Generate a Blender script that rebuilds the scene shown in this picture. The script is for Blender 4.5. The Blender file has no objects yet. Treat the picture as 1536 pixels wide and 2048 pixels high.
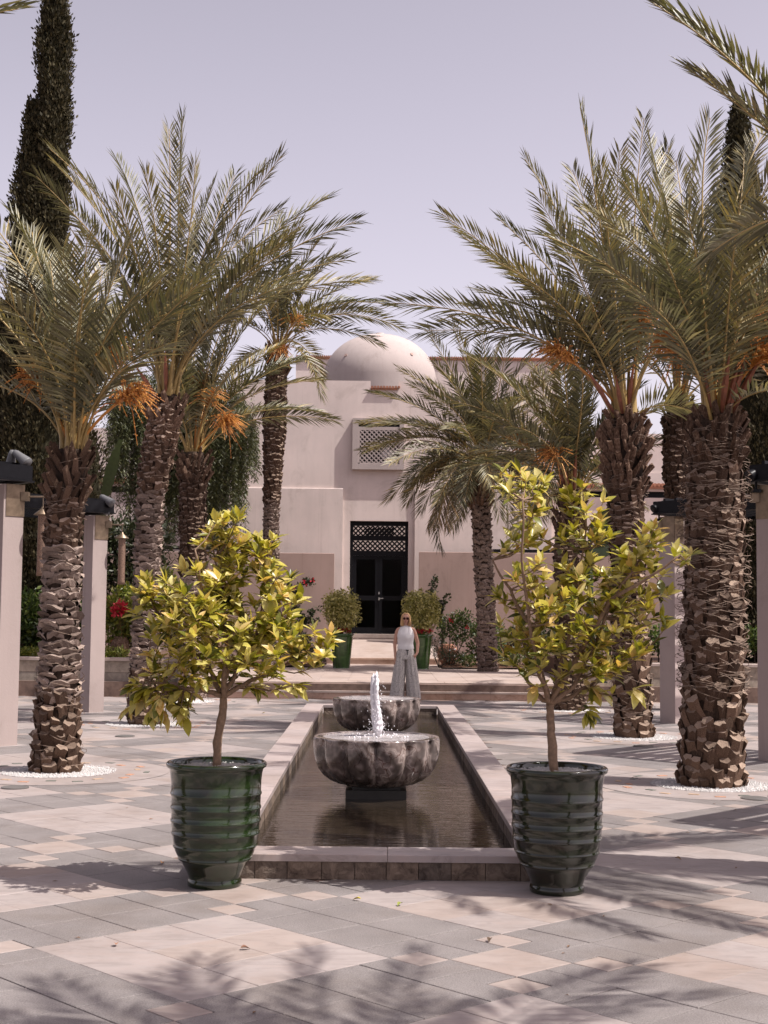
import bpy, math, random
import numpy as np
from mathutils import Vector, Matrix, Euler, noise

rnd = random.Random(7)
nrs = np.random.RandomState(7)
scene = bpy.context.scene
COL = scene.collection

# ------------------------------------------------------------------ camera
FPX, HOR, ROLL, EYE = 2800.0, 1222.0, 0.010, 1.70
TILT = math.atan((HOR - 1024) / FPX)
YAW = math.atan(8 / FPX)
fw = np.array([math.sin(YAW) * math.cos(TILT), math.cos(YAW) * math.cos(TILT), math.sin(TILT)])
rt = np.array([math.cos(YAW), -math.sin(YAW), 0.0])
up = np.cross(rt, fw)
cR, sR = math.cos(ROLL), math.sin(ROLL)
cam_d = bpy.data.cameras.new('camera')
cam = bpy.data.objects.new('camera', cam_d)
COL.objects.link(cam)
cx_, cy_ = rt * cR + up * sR, up * cR - rt * sR
M = Matrix.Identity(4)
for i in range(3):
    M[i][0], M[i][1], M[i][2] = cx_[i], cy_[i], -fw[i]
M[2][3] = EYE
cam.matrix_world = M
cam_d.sensor_width = 36
cam_d.lens = 36 * FPX / 2048
cam_d.clip_end = 600
cam_d.clip_start = 0.05
cam_d.dof.use_dof = True
cam_d.dof.focus_distance = 14.0
cam_d.dof.aperture_fstop = 9.0
scene.camera = cam

# ------------------------------------------------------------------ light
LDIR = Vector((-0.58, 0.18, -1.0)).normalized()
world = bpy.data.worlds.new('World')
scene.world = world
world.use_nodes = True
wn = world.node_tree
bg = wn.nodes['Background']
sky = wn.nodes.new('ShaderNodeTexSky')
sky.sky_type = 'NISHITA'
sky.sun_disc = False
sky.sun_elevation = math.asin(-LDIR.z)
sky.sun_rotation = math.atan2(0.58, -0.18)
sky.dust_density = 3.0
sky.air_density = 1.0
sky.ozone_density = 2.0
hs = wn.nodes.new('ShaderNodeHueSaturation')
hs.inputs['Saturation'].default_value = 0.38
mxw = wn.nodes.new('ShaderNodeMix')
mxw.data_type = 'RGBA'
mxw.blend_type = 'MULTIPLY'
mxw.inputs[0].default_value = 1.0
mxw.inputs[7].default_value = (1.37, 1.175, 1.22, 1)
wn.links.new(sky.outputs[0], hs.inputs['Color'])
wn.links.new(hs.outputs[0], mxw.inputs[6])
tcw = wn.nodes.new('ShaderNodeTexCoord'); sxw = wn.nodes.new('ShaderNodeSeparateXYZ'); mrw = wn.nodes.new('ShaderNodeMapRange')   # paler air towards the horizon
mrw.inputs['From Min'].default_value = 0.0; mrw.inputs['From Max'].default_value = 0.45; mrw.inputs['To Min'].default_value = 1.20; mrw.inputs['To Max'].default_value = 0.84
mxv = wn.nodes.new('ShaderNodeVectorMath'); mxv.operation = 'SCALE'
wn.links.new(tcw.outputs['Generated'], sxw.inputs[0]); wn.links.new(sxw.outputs[2], mrw.inputs['Value']); wn.links.new(mrw.outputs[0], mxv.inputs['Scale'])
wn.links.new(mxw.outputs[2], mxv.inputs[0]); wn.links.new(mxv.outputs[0], bg.inputs['Color'])
bg.inputs['Strength'].default_value = 0.111
sun_d = bpy.data.lights.new('sun', 'SUN')
sun_d.energy = 4.8
sun_d.angle = math.radians(0.53)
sun_d.color = (1.0, 0.95, 0.895)
sun = bpy.data.objects.new('sun', sun_d)
COL.objects.link(sun)
sun.rotation_euler = LDIR.to_track_quat('-Z', 'Y').to_euler()
sun.location = (10, 0, 20)
scene.view_settings.view_transform = 'Standard'
scene.view_settings.look = 'None'
scene.view_settings.exposure = 0.55
scene.view_settings.gamma = 1.0
try:
    scene.cycles.max_bounces = 6
    scene.cycles.transparent_max_bounces = 6
    scene.cycles.use_denoising = True
except Exception:
    pass

# ------------------------------------------------------------------ helpers
def ray(x, y):
    dx, dy = x - 768, y - 1024
    u = dx * cR + dy * sR
    v = -dx * sR + dy * cR
    return fw + rt * u / FPX - up * v / FPX

def W(x, y, Y):            # survey point: position at depth Y seen at (x, y) of the photograph
    d = ray(x, y); k = Y / d[1]; p = k * d
    return Vector((p[0], Y, p[2] + EYE))

def G(x, y, z=0.0):        # survey point on a level z
    d = ray(x, y); k = (z - EYE) / d[2]; p = k * d
    return Vector((p[0], p[1], z))

def tag(o, label=None, cat=None, group=None, kind=None):
    if label: o['label'] = label
    if cat: o['category'] = cat
    if group: o['group'] = group
    if kind: o['kind'] = kind
    return o

def empty(name, loc=(0, 0, 0), label=None, cat=None, group=None, kind=None):
    o = bpy.data.objects.new(name, None)
    o.empty_display_size = 0.1
    o.location = loc
    COL.objects.link(o)
    return tag(o, label, cat, group, kind)

def link(name, mesh, parent=None, loc=None):
    o = bpy.data.objects.new(name, mesh)
    COL.objects.link(o)
    if loc is not None: o.location = loc
    if parent is not None: o.parent = parent
    return o

def fastmesh(name, V, faces, mats, midx=None, smooth=False):
    """V (N,3); faces: list of arrays (M,k) with constant k."""
    me = bpy.data.meshes.new(name)
    V = np.asarray(V, dtype=np.float32)
    loops = np.concatenate([np.asarray(f, dtype=np.int32).ravel() for f in faces])
    tot = np.concatenate([np.full(len(f), np.asarray(f).shape[1], dtype=np.int32) for f in faces])
    start = np.concatenate([[0], np.cumsum(tot)[:-1]]).astype(np.int32)
    me.vertices.add(len(V)); me.vertices.foreach_set('co', V.ravel())
    me.loops.add(len(loops)); me.loops.foreach_set('vertex_index', loops)
    me.polygons.add(len(tot)); me.polygons.foreach_set('loop_start', start); me.polygons.foreach_set('loop_total', tot)
    for m in mats: me.materials.append(m)
    if midx is not None: me.polygons.foreach_set('material_index', np.asarray(midx, dtype=np.int32))
    if smooth: me.polygons.foreach_set('use_smooth', np.ones(len(tot), dtype=bool))
    me.update(calc_edges=True)
    return me

def inset(poly, g_):
    """move every corner inwards by g_ from both of its edges"""
    n = len(poly); ar = sum(poly[i][0] * poly[(i + 1) % n][1] - poly[(i + 1) % n][0] * poly[i][1] for i in range(n)); sg = 1 if ar > 0 else -1
    out = []
    for i in range(n):
        p0, p1, p2 = poly[i - 1], poly[i], poly[(i + 1) % n]; o = [p1[0], p1[1]]
        for a, b in ((p0, p1), (p1, p2)):
            dx, dy = b[0] - a[0], b[1] - a[1]; L = math.hypot(dx, dy) or 1
            o[0] += -dy / L * g_ * sg; o[1] += dx / L * g_ * sg
        out.append(tuple(o))
    return out

class MB:
    def __init__(s): s.v = []; s.f = []; s.m = []
    def add(s, vs, fs, mi=0):
        b = len(s.v); s.v.extend([tuple(v) for v in vs])
        s.f.extend([tuple(i + b for i in f) for f in fs]); s.m.extend([mi] * len(fs))
    def box(s, x0, x1, y0, y1, z0, z1, mi=0, c=0.0):
        if c <= 0:
            vs = [(x0, y0, z0), (x1, y0, z0), (x1, y1, z0), (x0, y1, z0), (x0, y0, z1), (x1, y0, z1), (x1, y1, z1), (x0, y1, z1)]
            s.add(vs, [(0, 3, 2, 1), (4, 5, 6, 7), (0, 1, 5, 4), (1, 2, 6, 5), (2, 3, 7, 6), (3, 0, 4, 7)], mi)
        else:
            vs = []
            for z, i in ((z0, 0), (z1 - c, 0), (z1, c)):
                vs += [(x0 + i, y0 + i, z), (x1 - i, y0 + i, z), (x1 - i, y1 - i, z), (x0 + i, y1 - i, z)]
            fs = [(0, 3, 2, 1), (8, 9, 10, 11)]
            for k in (0, 4):
                for j in range(4):
                    a, b2 = k + j, k + (j + 1) % 4
                    fs.append((a, b2, b2 + 4, a + 4))
            s.add(vs, fs, mi)
    def poly_slab(s, pts, z0, z1, c=0.002, mi=0):
        n = len(pts); inn = inset(pts, c)
        vs = [(p[0], p[1], z0) for p in pts] + [(p[0], p[1], z1 - c) for p in pts] + [(p[0], p[1], z1) for p in inn]
        fs = [tuple(range(2 * n, 3 * n))]
        for k in (0, n):
            for j in range(n):
                fs.append((k + j, k + (j + 1) % n, k + n + (j + 1) % n, k + n + j))
        s.add(vs, fs, mi)
    def obox(s, c, ax, ay, az, hx, hy, hz, mi=0):
        c = Vector(c); vs = []
        for sz in (-1, 1):
            for sx, sy in ((-1, -1), (1, -1), (1, 1), (-1, 1)):
                vs.append(c + ax * hx * sx + ay * hy * sy + az * hz * sz)
        s.add(vs, [(0, 3, 2, 1), (4, 5, 6, 7), (0, 1, 5, 4), (1, 2, 6, 5), (2, 3, 7, 6), (3, 0, 4, 7)], mi)
    def bar(s, a, b, w, h=None, mi=0):
        a, b = Vector(a), Vector(b); h = h or w; d = (b - a); L = d.length; d.normalize()
        u = d.cross(Vector((0, 0, 1)))
        if u.length < 1e-3: u = Vector((1, 0, 0))
        u.normalize(); v = u.cross(d)
        s.obox((a + b) / 2, u, v, d, w / 2, h / 2, L / 2, mi)
    def tube(s, pts, rad, n=6, mi=0, cap=True):
        pts = [Vector(p) for p in pts]; b = len(s.v); ref = Vector((0.13, 0.99, 0.05))
        for i, p in enumerate(pts):
            d = (pts[min(i + 1, len(pts) - 1)] - pts[max(i - 1, 0)]).normalized()
            u = d.cross(ref)
            if u.length < 1e-3: u = d.cross(Vector((1, 0, 0)))
            u.normalize(); v = d.cross(u)
            r = rad[i] if hasattr(rad, '__len__') else rad
            for k in range(n):
                a = 2 * math.pi * k / n
                s.v.append(tuple(p + u * math.cos(a) * r + v * math.sin(a) * r))
        for i in range(len(pts) - 1):
            for k in range(n):
                a0 = b + i * n + k; a1 = b + i * n + (k + 1) % n
                s.f.append((a0, a1, a1 + n, a0 + n)); s.m.append(mi)
        if cap:
            s.f.append(tuple(b + k for k in range(n))[::-1]); s.m.append(mi)
            s.f.append(tuple(b + (len(pts) - 1) * n + k for k in range(n))); s.m.append(mi)
    def lathe(s, prof, n=48, c=(0, 0, 0), mi=0, fn=None):
        b = len(s.v)
        for r, z in prof:
            for k in range(n):
                a = 2 * math.pi * k / n
                rr = fn(r, z, a) if fn else r
                s.v.append((c[0] + rr * math.cos(a), c[1] + rr * math.sin(a), c[2] + z))
        for i in range(len(prof) - 1):
            for k in range(n):
                a0 = b + i * n + k; a1 = b + i * n + (k + 1) % n
                s.f.append((a0, a1, a1 + n, a0 + n)); s.m.append(mi)
    def mesh(s, name, mats, smooth=False):
        me = bpy.data.meshes.new(name)
        me.from_pydata(s.v, [], s.f)
        for m in (mats if isinstance(mats, (list, tuple)) else [mats]): me.materials.append(m)
        if len(set(s.m)) > 1: me.polygons.foreach_set('material_index', s.m)
        if smooth: me.polygons.foreach_set('use_smooth', [True] * len(me.polygons))
        me.update()
        return me
    def build(s, name, mats, parent=None, smooth=False, loc=None):
        return link(name, s.mesh(name, mats, smooth), parent, loc)

# ------------------------------------------------------------------ materials
class NT:
    def __init__(s, name, rough=0.7, spec=0.4):
        s.mat = bpy.data.materials.new(name); s.mat.use_nodes = True
        s.t = s.mat.node_tree; s.b = s.t.nodes['Principled BSDF']; s.out = s.t.nodes['Material Output']
        s.b.inputs['Roughness'].default_value = rough
        s.b.inputs['Specular IOR Level'].default_value = spec
    def n(s, typ, **kw):
        nd = s.t.nodes.new(typ)
        for k, v in kw.items(): setattr(nd, k, v)
        return nd
    def l(s, a, b): s.t.links.new(a, b)
    def coord(s, kind='Object', scale=(1, 1, 1)):
        c = s.n('ShaderNodeTexCoord'); m = s.n('ShaderNodeMapping'); m.inputs['Scale'].default_value = scale
        if kind == 'World':
            g = s.n('ShaderNodeNewGeometry'); s.l(g.outputs['Position'], m.inputs['Vector'])
        else: s.l(c.outputs[kind], m.inputs['Vector'])
        return m.outputs[0]
    def noise(s, vec, scale, detail=4, rough=0.55, dist=0.0):
        nn = s.n('ShaderNodeTexNoise'); nn.inputs['Scale'].default_value = scale; nn.inputs['Detail'].default_value = detail
        nn.inputs['Roughness'].default_value = rough; nn.inputs['Distortion'].default_value = dist
        s.l(vec, nn.inputs['Vector']); return nn.outputs[0]
    def ramp(s, fac, stops):
        r = s.n('ShaderNodeValToRGB'); e = r.color_ramp.elements
        e[0].position, e[0].color = stops[0][0], (*stops[0][1], 1)
        e[1].position, e[1].color = stops[-1][0], (*stops[-1][1], 1)
        for p, c in stops[1:-1]:
            x = e.new(p); x.color = (*c, 1)
        s.l(fac, r.inputs[0]); return r.outputs[0]
    def mix(s, fac, a, b, mode='MIX'):
        m = s.n('ShaderNodeMix', data_type='RGBA', blend_type=mode)
        for sock, v in ((m.inputs[0], fac), (m.inputs[6], a), (m.inputs[7], b)):
            if hasattr(v, 'is_linked') or hasattr(v, 'links'): s.l(v, sock)
            elif isinstance(v, (int, float)): sock.default_value = v
            else: sock.default_value = (*v, 1)
        return m.outputs[2]
    def color(s, c):
        if hasattr(c, 'links'): s.l(c, s.b.inputs['Base Color'])
        else: s.b.inputs['Base Color'].default_value = (*c, 1)
    def bump(s, h, strength=0.3, dist=0.01):
        b = s.n('ShaderNodeBump'); b.inputs['Strength'].default_value = strength; b.inputs['Distance'].default_value = dist
        s.l(h, b.inputs['Height']); s.l(b.outputs[0], s.b.inputs['Normal']); return b
    def rand(s, obj=True):
        if obj: return s.n('ShaderNodeObjectInfo').outputs['Random']
        return s.n('ShaderNodeNewGeometry').outputs['Random Per Island']
    def translucent(s, fac, col):
        tr = s.n('ShaderNodeBsdfTranslucent'); mx = s.n('ShaderNodeMixShader'); mx.inputs[0].default_value = fac
        if hasattr(col, 'links'): s.l(col, tr.inputs[0])
        else: tr.inputs[0].default_value = (*col, 1)
        s.l(s.b.outputs[0], mx.inputs[1]); s.l(tr.outputs[0], mx.inputs[2]); s.l(mx.outputs[0], s.out.inputs[0])

def sc(c, k): return tuple(x * k for x in c)

STUCCO_K, STONE_K, LEAF_K, BOOT_K = 0.93, 0.745, 0.88, 0.80      # overall lightness of each family of surfaces
def stucco(name, col, var=0.10):
    col = sc(col, STUCCO_K); t = NT(name, 0.9, 0.2); v = t.coord('World')
    a = t.ramp(t.noise(v, 0.55, 6, 0.6), [(0.30, sc(col, 1 - var)), (0.5, col), (0.72, sc(col, 1 + var))])
    st = t.noise(t.coord('World', (3, 3, 0.35)), 1.6, 5)
    c = t.mix(0.18, a, t.ramp(st, [(0.35, sc(col, 0.80)), (0.62, sc(col, 1.07))]))
    bl_ = t.noise(t.coord('World', (1, 1, .7)), 1.1, 8, 0.72, 0.8)
    c = t.mix(1.0, c, t.ramp(bl_, [(0.34, (0.87, 0.86, 0.85)), (0.46, (1, 1, 1)), (0.62, (1.03, 1.02, 1.02))]), 'MULTIPLY')
    dr2 = t.noise(t.coord('World', (9, 9, 0.22)), 1.0, 6, 0.7)
    c = t.mix(0.6, c, t.mix(1.0, c, t.ramp(dr2, [(0.30, (0.80, 0.78, 0.77)), (0.42, (1, 1, 1))]), 'MULTIPLY'))
    t.color(c); t.bump(t.noise(v, 35, 5, 0.65), 0.35, 0.006); return t.mat

def tile_mat(name, c0, c1, speck=None, rough=0.6, bumpk=0.15, veins=0.0, island=True):
    c0, c1 = sc(c0, STONE_K), sc(c1, STONE_K); t = NT(name, rough, 0.35); v = t.coord('World')
    base = t.ramp(t.noise(v, 2.2, 5, 0.6), [(0.3, c0), (0.7, c1)])
    r = t.rand(not island)
    base = t.mix(1.0, base, t.ramp(r, [(0.0, (0.86, 0.86, 0.87)), (0.5, (1, 1, 1)), (1.0, (1.07, 1.05, 1.03))]), 'MULTIPLY')
    if speck:
        s2 = t.noise(v, 130, 2, 0.8)
        base = t.mix(1.0, base, t.ramp(s2, [(0.36, sc((1, 1, 1), speck[0])), (0.5, (1, 1, 1)), (0.64, sc((1, 1, 1), speck[1]))]), 'MULTIPLY')
    if veins:
        w = t.noise(t.coord('World', (1, 3.2, 1)), 3.0, 7, 0.7, 1.4)
        base = t.mix(veins, base, t.ramp(w, [(0.40, sc(c0, 0.80)), (0.5, c1), (0.62, (c1[0] * 1.06, c1[1] * 0.97, c1[2] * 0.93))]))
    stn = t.noise(v, 0.9, 6, 0.7)
    base = t.mix(1.0, base, t.ramp(stn, [(0.36, (0.86, 0.83, 0.80)), (0.52, (1, 1, 1))]), 'MULTIPLY')
    t.color(base); t.bump(t.noise(v, 90 if speck else 25, 4, 0.7), bumpk, 0.004)
    return t.mat

def rock(name, c0, c1, scale=6, bumpk=0.8, rough=0.75, dist=0.03):
    t = NT(name, rough, 0.3); v = t.coord('World')
    n1 = t.noise(v, scale, 8, 0.7, 0.6)
    b = t.ramp(n1, [(0.3, c0), (0.55, c1), (0.75, sc(c1, 1.3))])
    b = t.mix(1.0, b, t.ramp(t.rand(True), [(0, (0.7, 0.7, 0.72)), (1, (1.2, 1.12, 1.05))]), 'MULTIPLY')
    t.color(b); t.bump(n1, bumpk, dist); return t.mat

def plain(name, col, rough=0.5, metal=0.0, var=0.15, scale=20, bumpk=0.1, spec=0.4):
    t = NT(name, rough, spec); v = t.coord('Object')
    n1 = t.noise(v, scale, 5, 0.6)
    t.color(t.ramp(n1, [(0.3, sc(col, 1 - var)), (0.7, sc(col, 1 + var))]))
    t.b.inputs['Metallic'].default_value = metal
    t.bump(n1, bumpk, 0.004); return t.mat

MT = {}
MT['stucco'] = stucco('pink stucco', (0.66, 0.565, 0.525), 0.13)
MT['stucco_dark'] = stucco('stucco darkened for wall shade', (0.38, 0.275, 0.24), 0.10)  # garden wall shade put into the colour; dome bosses reuse it
MT['stucco_pale'] = stucco('pale dome plaster', (0.42, 0.36, 0.34), 0.05)
MT['pillar'] = stucco('pillar plaster', (0.385, 0.315, 0.295), 0.09)
MT['beige'] = tile_mat('beige limestone', (0.335, 0.285, 0.268), (0.43, 0.375, 0.358), None, 0.55, 0.10, 0.35)
MT['peach'] = tile_mat('peach limestone', (0.345, 0.28, 0.252), (0.43, 0.362, 0.33), None, 0.55, 0.10, 0.3)
MT['granite'] = tile_mat('grey granite', (0.205, 0.183, 0.177), (0.275, 0.247, 0.239), (0.70, 1.32), 0.62, 0.35)
MT['grout'] = plain('grout', (0.15, 0.10, 0.08), 0.95, 0, 0.3, 8)
MT['coping'] = tile_mat('pink marble coping', (0.41, 0.34, 0.325), (0.53, 0.455, 0.435), None, 0.38, 0.06, 0.5, island=False)
MT['wallstone'] = rock('brown wall stone', (0.05, 0.036, 0.03), (0.19, 0.15, 0.12), 11, 1.0)
MT['step'] = tile_mat('step limestone', (0.42, 0.325, 0.28), (0.52, 0.43, 0.385), None, 0.6, 0.15, 0.3, island=False)
MT['riser'] = tile_mat('stained riser stone', (0.50, 0.315, 0.225), (0.78, 0.58, 0.47), None, 0.7, 0.2, 0.4, island=False)
MT['soil'] = plain('soil', (0.10, 0.055, 0.035), 1.0, 0, 0.5, 15, 0.6)
MT['terracotta'] = plain('terracotta', (0.40, 0.185, 0.115), 0.8, 0, 0.25, 6, 0.2)
MT['black'] = plain('black metal', (0.008, 0.008, 0.010), 0.35, 0.0, 0.2, 20, 0.03, 0.15)
MT['greymetal'] = plain('grey painted metal', (0.11, 0.11, 0.115), 0.5, 0.0, 0.08)
MT['bronze'] = plain('weathered bronze', (0.22, 0.165, 0.115), 0.42, 0.75, 0.3, 9, 0.1)
MT['chrome'] = plain('steel', (0.7, 0.68, 0.65), 0.2, 1.0, 0.05)
MT['pebble'] = plain('white pebble', (0.38, 0.365, 0.355), 0.7, 0, 0.12, 60, 0.1)
MT['gravelfloor'] = plain('pebble bed', (0.55, 0.51, 0.49), 0.95, 0, 0.3, 80, 0.5)
MT['planterwall'] = rock('planter stone', (0.17, 0.145, 0.12), (0.33, 0.285, 0.235), 5, 0.35, 0.75, 0.01)
MT['spathe'] = plain('reddish dry sheath', (0.22, 0.08, 0.045), 0.6, 0, 0.3, 12)
MT['red'] = plain('red petal', (0.45, 0.015, 0.03), 0.5, 0, 0.3, 60)
MT['white'] = plain('white petal', (0.75, 0.72, 0.72), 0.6, 0, 0.1, 60)
MT['bulb'] = plain('frosted lamp globe', (0.85, 0.85, 0.85), 0.3, 0, 0.03)

def leafmat(name, cols, rough=0.42, trans=0.25, tcol=None, island=True, spec=0.5, soft=1.0):
    cols = [sc(q, LEAF_K) for q in cols]; t = NT(name, rough, spec)
    r = t.rand(not island)
    n = len(cols)
    c = t.ramp(r, [(i / (n - 1), cols[i]) for i in range(n)])
    v = t.coord('Object')
    c = t.mix(1.0, c, t.ramp(t.noise(v, 14, 3), [(0.3, (0.8, 0.8, 0.8)), (0.7, (1.15, 1.15, 1.15))]), 'MULTIPLY')
    t.color(c)
    if trans: t.translucent(trans, t.mix(1.0, c, tcol or (1.2, 1.25, 0.8), 'MULTIPLY'))
    return t.mat

MT['fruit'] = leafmat('orange fruit stalk', [(0.36, 0.12, 0.025), (0.55, 0.22, 0.04), (0.68, 0.34, 0.07)], .55, 0)

def frondmat(name, a, b, c3):
    a, b, c3 = [sc(q, LEAF_K) for q in (a, b, c3)]; t = NT(name, 0.42, 0.45)
    base = t.ramp(t.rand(True), [(0.0, a), (0.5, b), (1.0, c3)])
    base = t.mix(1.0, base, t.ramp(t.rand(False), [(0, (0.5, 0.5, 0.48)), (0.5, (1, 1, 1)), (0.88, (1.55, 1.5, 1.45)), (1.0, (2.2, 1.8, 1.2))]), 'MULTIPLY')  # leaflet tones spread to imitate lit leaflets and dark gaps
    t.color(base)
    t.translucent(0.16, t.mix(1.0, base, (1.25, 1.25, 0.65), 'MULTIPLY'))
    return t.mat
MT['frond'] = frondmat('date palm leaflets', (0.105, 0.103, 0.050), (0.190, 0.178, 0.112), (0.215, 0.182, 0.080))
MT['frond_dry'] = frondmat('dry palm leaflets', (0.25, 0.18, 0.10), (0.30, 0.23, 0.14), (0.28, 0.2, 0.11))
MT['rachis'] = plain('palm leaf stalk', (0.33, 0.23, 0.085), 0.45, 0, 0.2, 5)
MT['citrus'] = leafmat('citrus leaf', [(0.07, 0.085, 0.015), (0.27, 0.27, 0.03), (0.52, 0.46, 0.07), (0.63, 0.56, 0.15), (0.74, 0.67, 0.29), (0.70, 0.45, 0.15)], 0.33, 0.36, (1.2, 1.15, 0.5), island=False)  # palest leaf tones stand in for broad highlights
MT['citrus_stuff'] = leafmat('citrus leaf many', [(0.07, 0.085, 0.015), (0.27, 0.27, 0.03), (0.52, 0.46, 0.07), (0.63, 0.56, 0.15), (0.74, 0.67, 0.29), (0.70, 0.45, 0.15)], 0.33, 0.36, (1.2, 1.15, 0.5))  # same painted highlight tones as the single leaves
MT['ficus'] = leafmat('small ficus leaf', [(0.14, 0.14, 0.03), (0.42, 0.39, 0.11), (0.75, 0.66, 0.30)], 0.4, 0.25)
MT['green'] = leafmat('shrub leaf', [(0.03, 0.055, 0.015), (0.07, 0.11, 0.025), (0.15, 0.19, 0.04)], 0.45, 0.25)
MT['brightgreen'] = leafmat('yellow green leaf', [(0.09, 0.13, 0.02), (0.2, 0.22, 0.04), (0.32, 0.30, 0.06)], 0.45, 0.3)
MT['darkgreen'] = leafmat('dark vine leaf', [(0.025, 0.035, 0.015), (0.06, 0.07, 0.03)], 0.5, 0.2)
MT['cypress'] = leafmat('cypress scale leaf', [(0.028, 0.026, 0.013), (0.056, 0.047, 0.024), (0.088, 0.072, 0.034)], 0.7, 0.08, spec=0.2)
MT['pepper'] = leafmat('weeping foliage', [(0.045, 0.055, 0.02), (0.09, 0.10, 0.035), (0.15, 0.15, 0.06)], 0.5, 0.25)
MT['banana'] = leafmat('banana leaf', [(0.030, 0.045, 0.016), (0.055, 0.075, 0.026)], 0.4, 0.3, island=False)
MT['twig'] = plain('twig bark', (0.20, 0.13, 0.085), 0.8, 0, 0.3, 40, 0.4)
MT['darkbark'] = plain('dark bark', (0.05, 0.035, 0.025), 0.9, 0, 0.3, 20, 0.5)
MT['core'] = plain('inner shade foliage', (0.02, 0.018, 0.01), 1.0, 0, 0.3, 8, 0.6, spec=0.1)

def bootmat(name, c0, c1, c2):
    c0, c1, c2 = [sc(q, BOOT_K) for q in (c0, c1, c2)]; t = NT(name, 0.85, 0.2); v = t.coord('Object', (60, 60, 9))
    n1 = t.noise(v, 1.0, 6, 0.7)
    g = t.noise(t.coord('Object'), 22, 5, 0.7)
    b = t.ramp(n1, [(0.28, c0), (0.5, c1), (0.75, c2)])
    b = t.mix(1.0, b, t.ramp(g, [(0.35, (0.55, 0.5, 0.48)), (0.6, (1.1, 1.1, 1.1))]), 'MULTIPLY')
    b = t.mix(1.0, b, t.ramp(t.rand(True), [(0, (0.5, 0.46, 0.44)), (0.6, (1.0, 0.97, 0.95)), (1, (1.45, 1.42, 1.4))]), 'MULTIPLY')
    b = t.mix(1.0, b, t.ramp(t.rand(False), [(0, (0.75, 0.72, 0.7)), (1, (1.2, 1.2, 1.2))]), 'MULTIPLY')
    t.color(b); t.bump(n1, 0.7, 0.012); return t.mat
MT['boot_brown'] = bootmat('cut leaf base', (0.04, 0.022, 0.015), (0.145, 0.092, 0.064), (0.33, 0.245, 0.185))
MT['boot_grey'] = bootmat('weathered leaf base', (0.14, 0.105, 0.09), (0.38, 0.31, 0.27), (0.62, 0.53, 0.475))
MT['boot_face'] = bootmat('cut end of leaf base', (0.20, 0.14, 0.10), (0.36, 0.28, 0.22), (0.50, 0.41, 0.34))
MT['trunkcore'] = bootmat('palm trunk fibre', (0.025, 0.015, 0.010), (0.055, 0.036, 0.025), (0.11, 0.075, 0.055))  # core darkened so the gaps between leaf bases look shaded
MT['fibre'] = plain('loose palm fibre', (0.17, 0.12, 0.09), 0.85, 0, 0.35, 30)

def marble():
    t = NT('veined brown marble', 0.16, 0.5); v = t.coord('Object')
    wv = t.n('ShaderNodeTexWave'); wv.wave_type = 'BANDS'; wv.bands_direction = 'DIAGONAL'
    wv.inputs['Scale'].default_value = 1.5; wv.inputs['Distortion'].default_value = 9; wv.inputs['Detail'].default_value = 4
    wv.inputs['Detail Scale'].default_value = 1.1; wv.inputs['Detail Roughness'].default_value = 0.68
    t.l(v, wv.inputs['Vector'])
    c = t.ramp(wv.outputs[1], [(0.0, (0.075, 0.06, 0.055)), (0.3, (0.16, 0.13, 0.12)), (0.5, (0.25, 0.21, 0.195)), (0.62, (0.40, 0.35, 0.325)), (0.7, (0.20, 0.16, 0.145)), (0.85, (0.36, 0.31, 0.285)), (1.0, (0.16, 0.125, 0.115))])
    vo = t.n('ShaderNodeTexVoronoi', feature='DISTANCE_TO_EDGE'); vo.inputs['Scale'].default_value = 4.2
    dn = t.n('ShaderNodeTexNoise'); dn.inputs['Scale'].default_value = 3; dn.inputs['Detail'].default_value = 5
    ad = t.n('ShaderNodeVectorMath', operation='ADD'); sm = t.n('ShaderNodeVectorMath', operation='SCALE'); sm.inputs['Scale'].default_value = 0.5
    t.l(v, dn.inputs['Vector']); t.l(dn.outputs[1], sm.inputs[0]); t.l(v, ad.inputs[0]); t.l(sm.outputs[0], ad.inputs[1]); t.l(ad.outputs[0], vo.inputs['Vector'])
    crack = t.ramp(vo.outputs[0], [(0.0, (0.35, 0.17, 0.13)), (0.018, (1, 1, 1))])
    c = t.mix(1.0, c, crack, 'MULTIPLY')
    c = t.mix(1.0, c, t.ramp(t.noise(v, 2.2, 3), [(0.35, (0.6, 0.58, 0.57)), (0.65, (1.15, 1.1, 1.08))]), 'MULTIPLY')
    t.color(c); t.b.inputs['Coat Weight'].default_value = 0.4; t.b.inputs['Coat Roughness'].default_value = 0.1
    return t.mat
MT['marble'] = marble()

def glaze(name, g0, g1, br):
    t = NT(name, 0.16, 0.35); v = t.coord('Object', (1, 1, 2.6))
    n1 = t.noise(v, 3.2, 5, 0.6, 0.7)
    c = t.ramp(n1, [(0.30, br), (0.48, g0), (0.68, g1)])
    n2 = t.noise(t.coord('Object', (9, 9, 1.2)), 1.5, 4)
    c = t.mix(1.0, c, t.ramp(n2, [(0.35, (0.62, 0.62, 0.62)), (0.6, (1.1, 1.1, 1.1))]), 'MULTIPLY')
    t.color(c); t.b.inputs['Coat Weight'].default_value = 0.6; t.b.inputs['Coat Roughness'].default_value = 0.05
    t.bump(t.noise(t.coord('Object', (2, 2, 5)), 3, 4), 0.07, 0.01)
    return t.mat
MT['glaze_l'] = glaze('green glaze', (0.009, 0.018, 0.005), (0.018, 0.034, 0.009), (0.017, 0.014, 0.007))
MT['glaze_r'] = glaze('dark olive glaze', (0.009, 0.012, 0.005), (0.014, 0.021, 0.007), (0.019, 0.013, 0.007))
MT['glaze_far'] = glaze('mid green glaze', (0.035, 0.085, 0.018), (0.06, 0.13, 0.03), (0.03, 0.06, 0.012))

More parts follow.
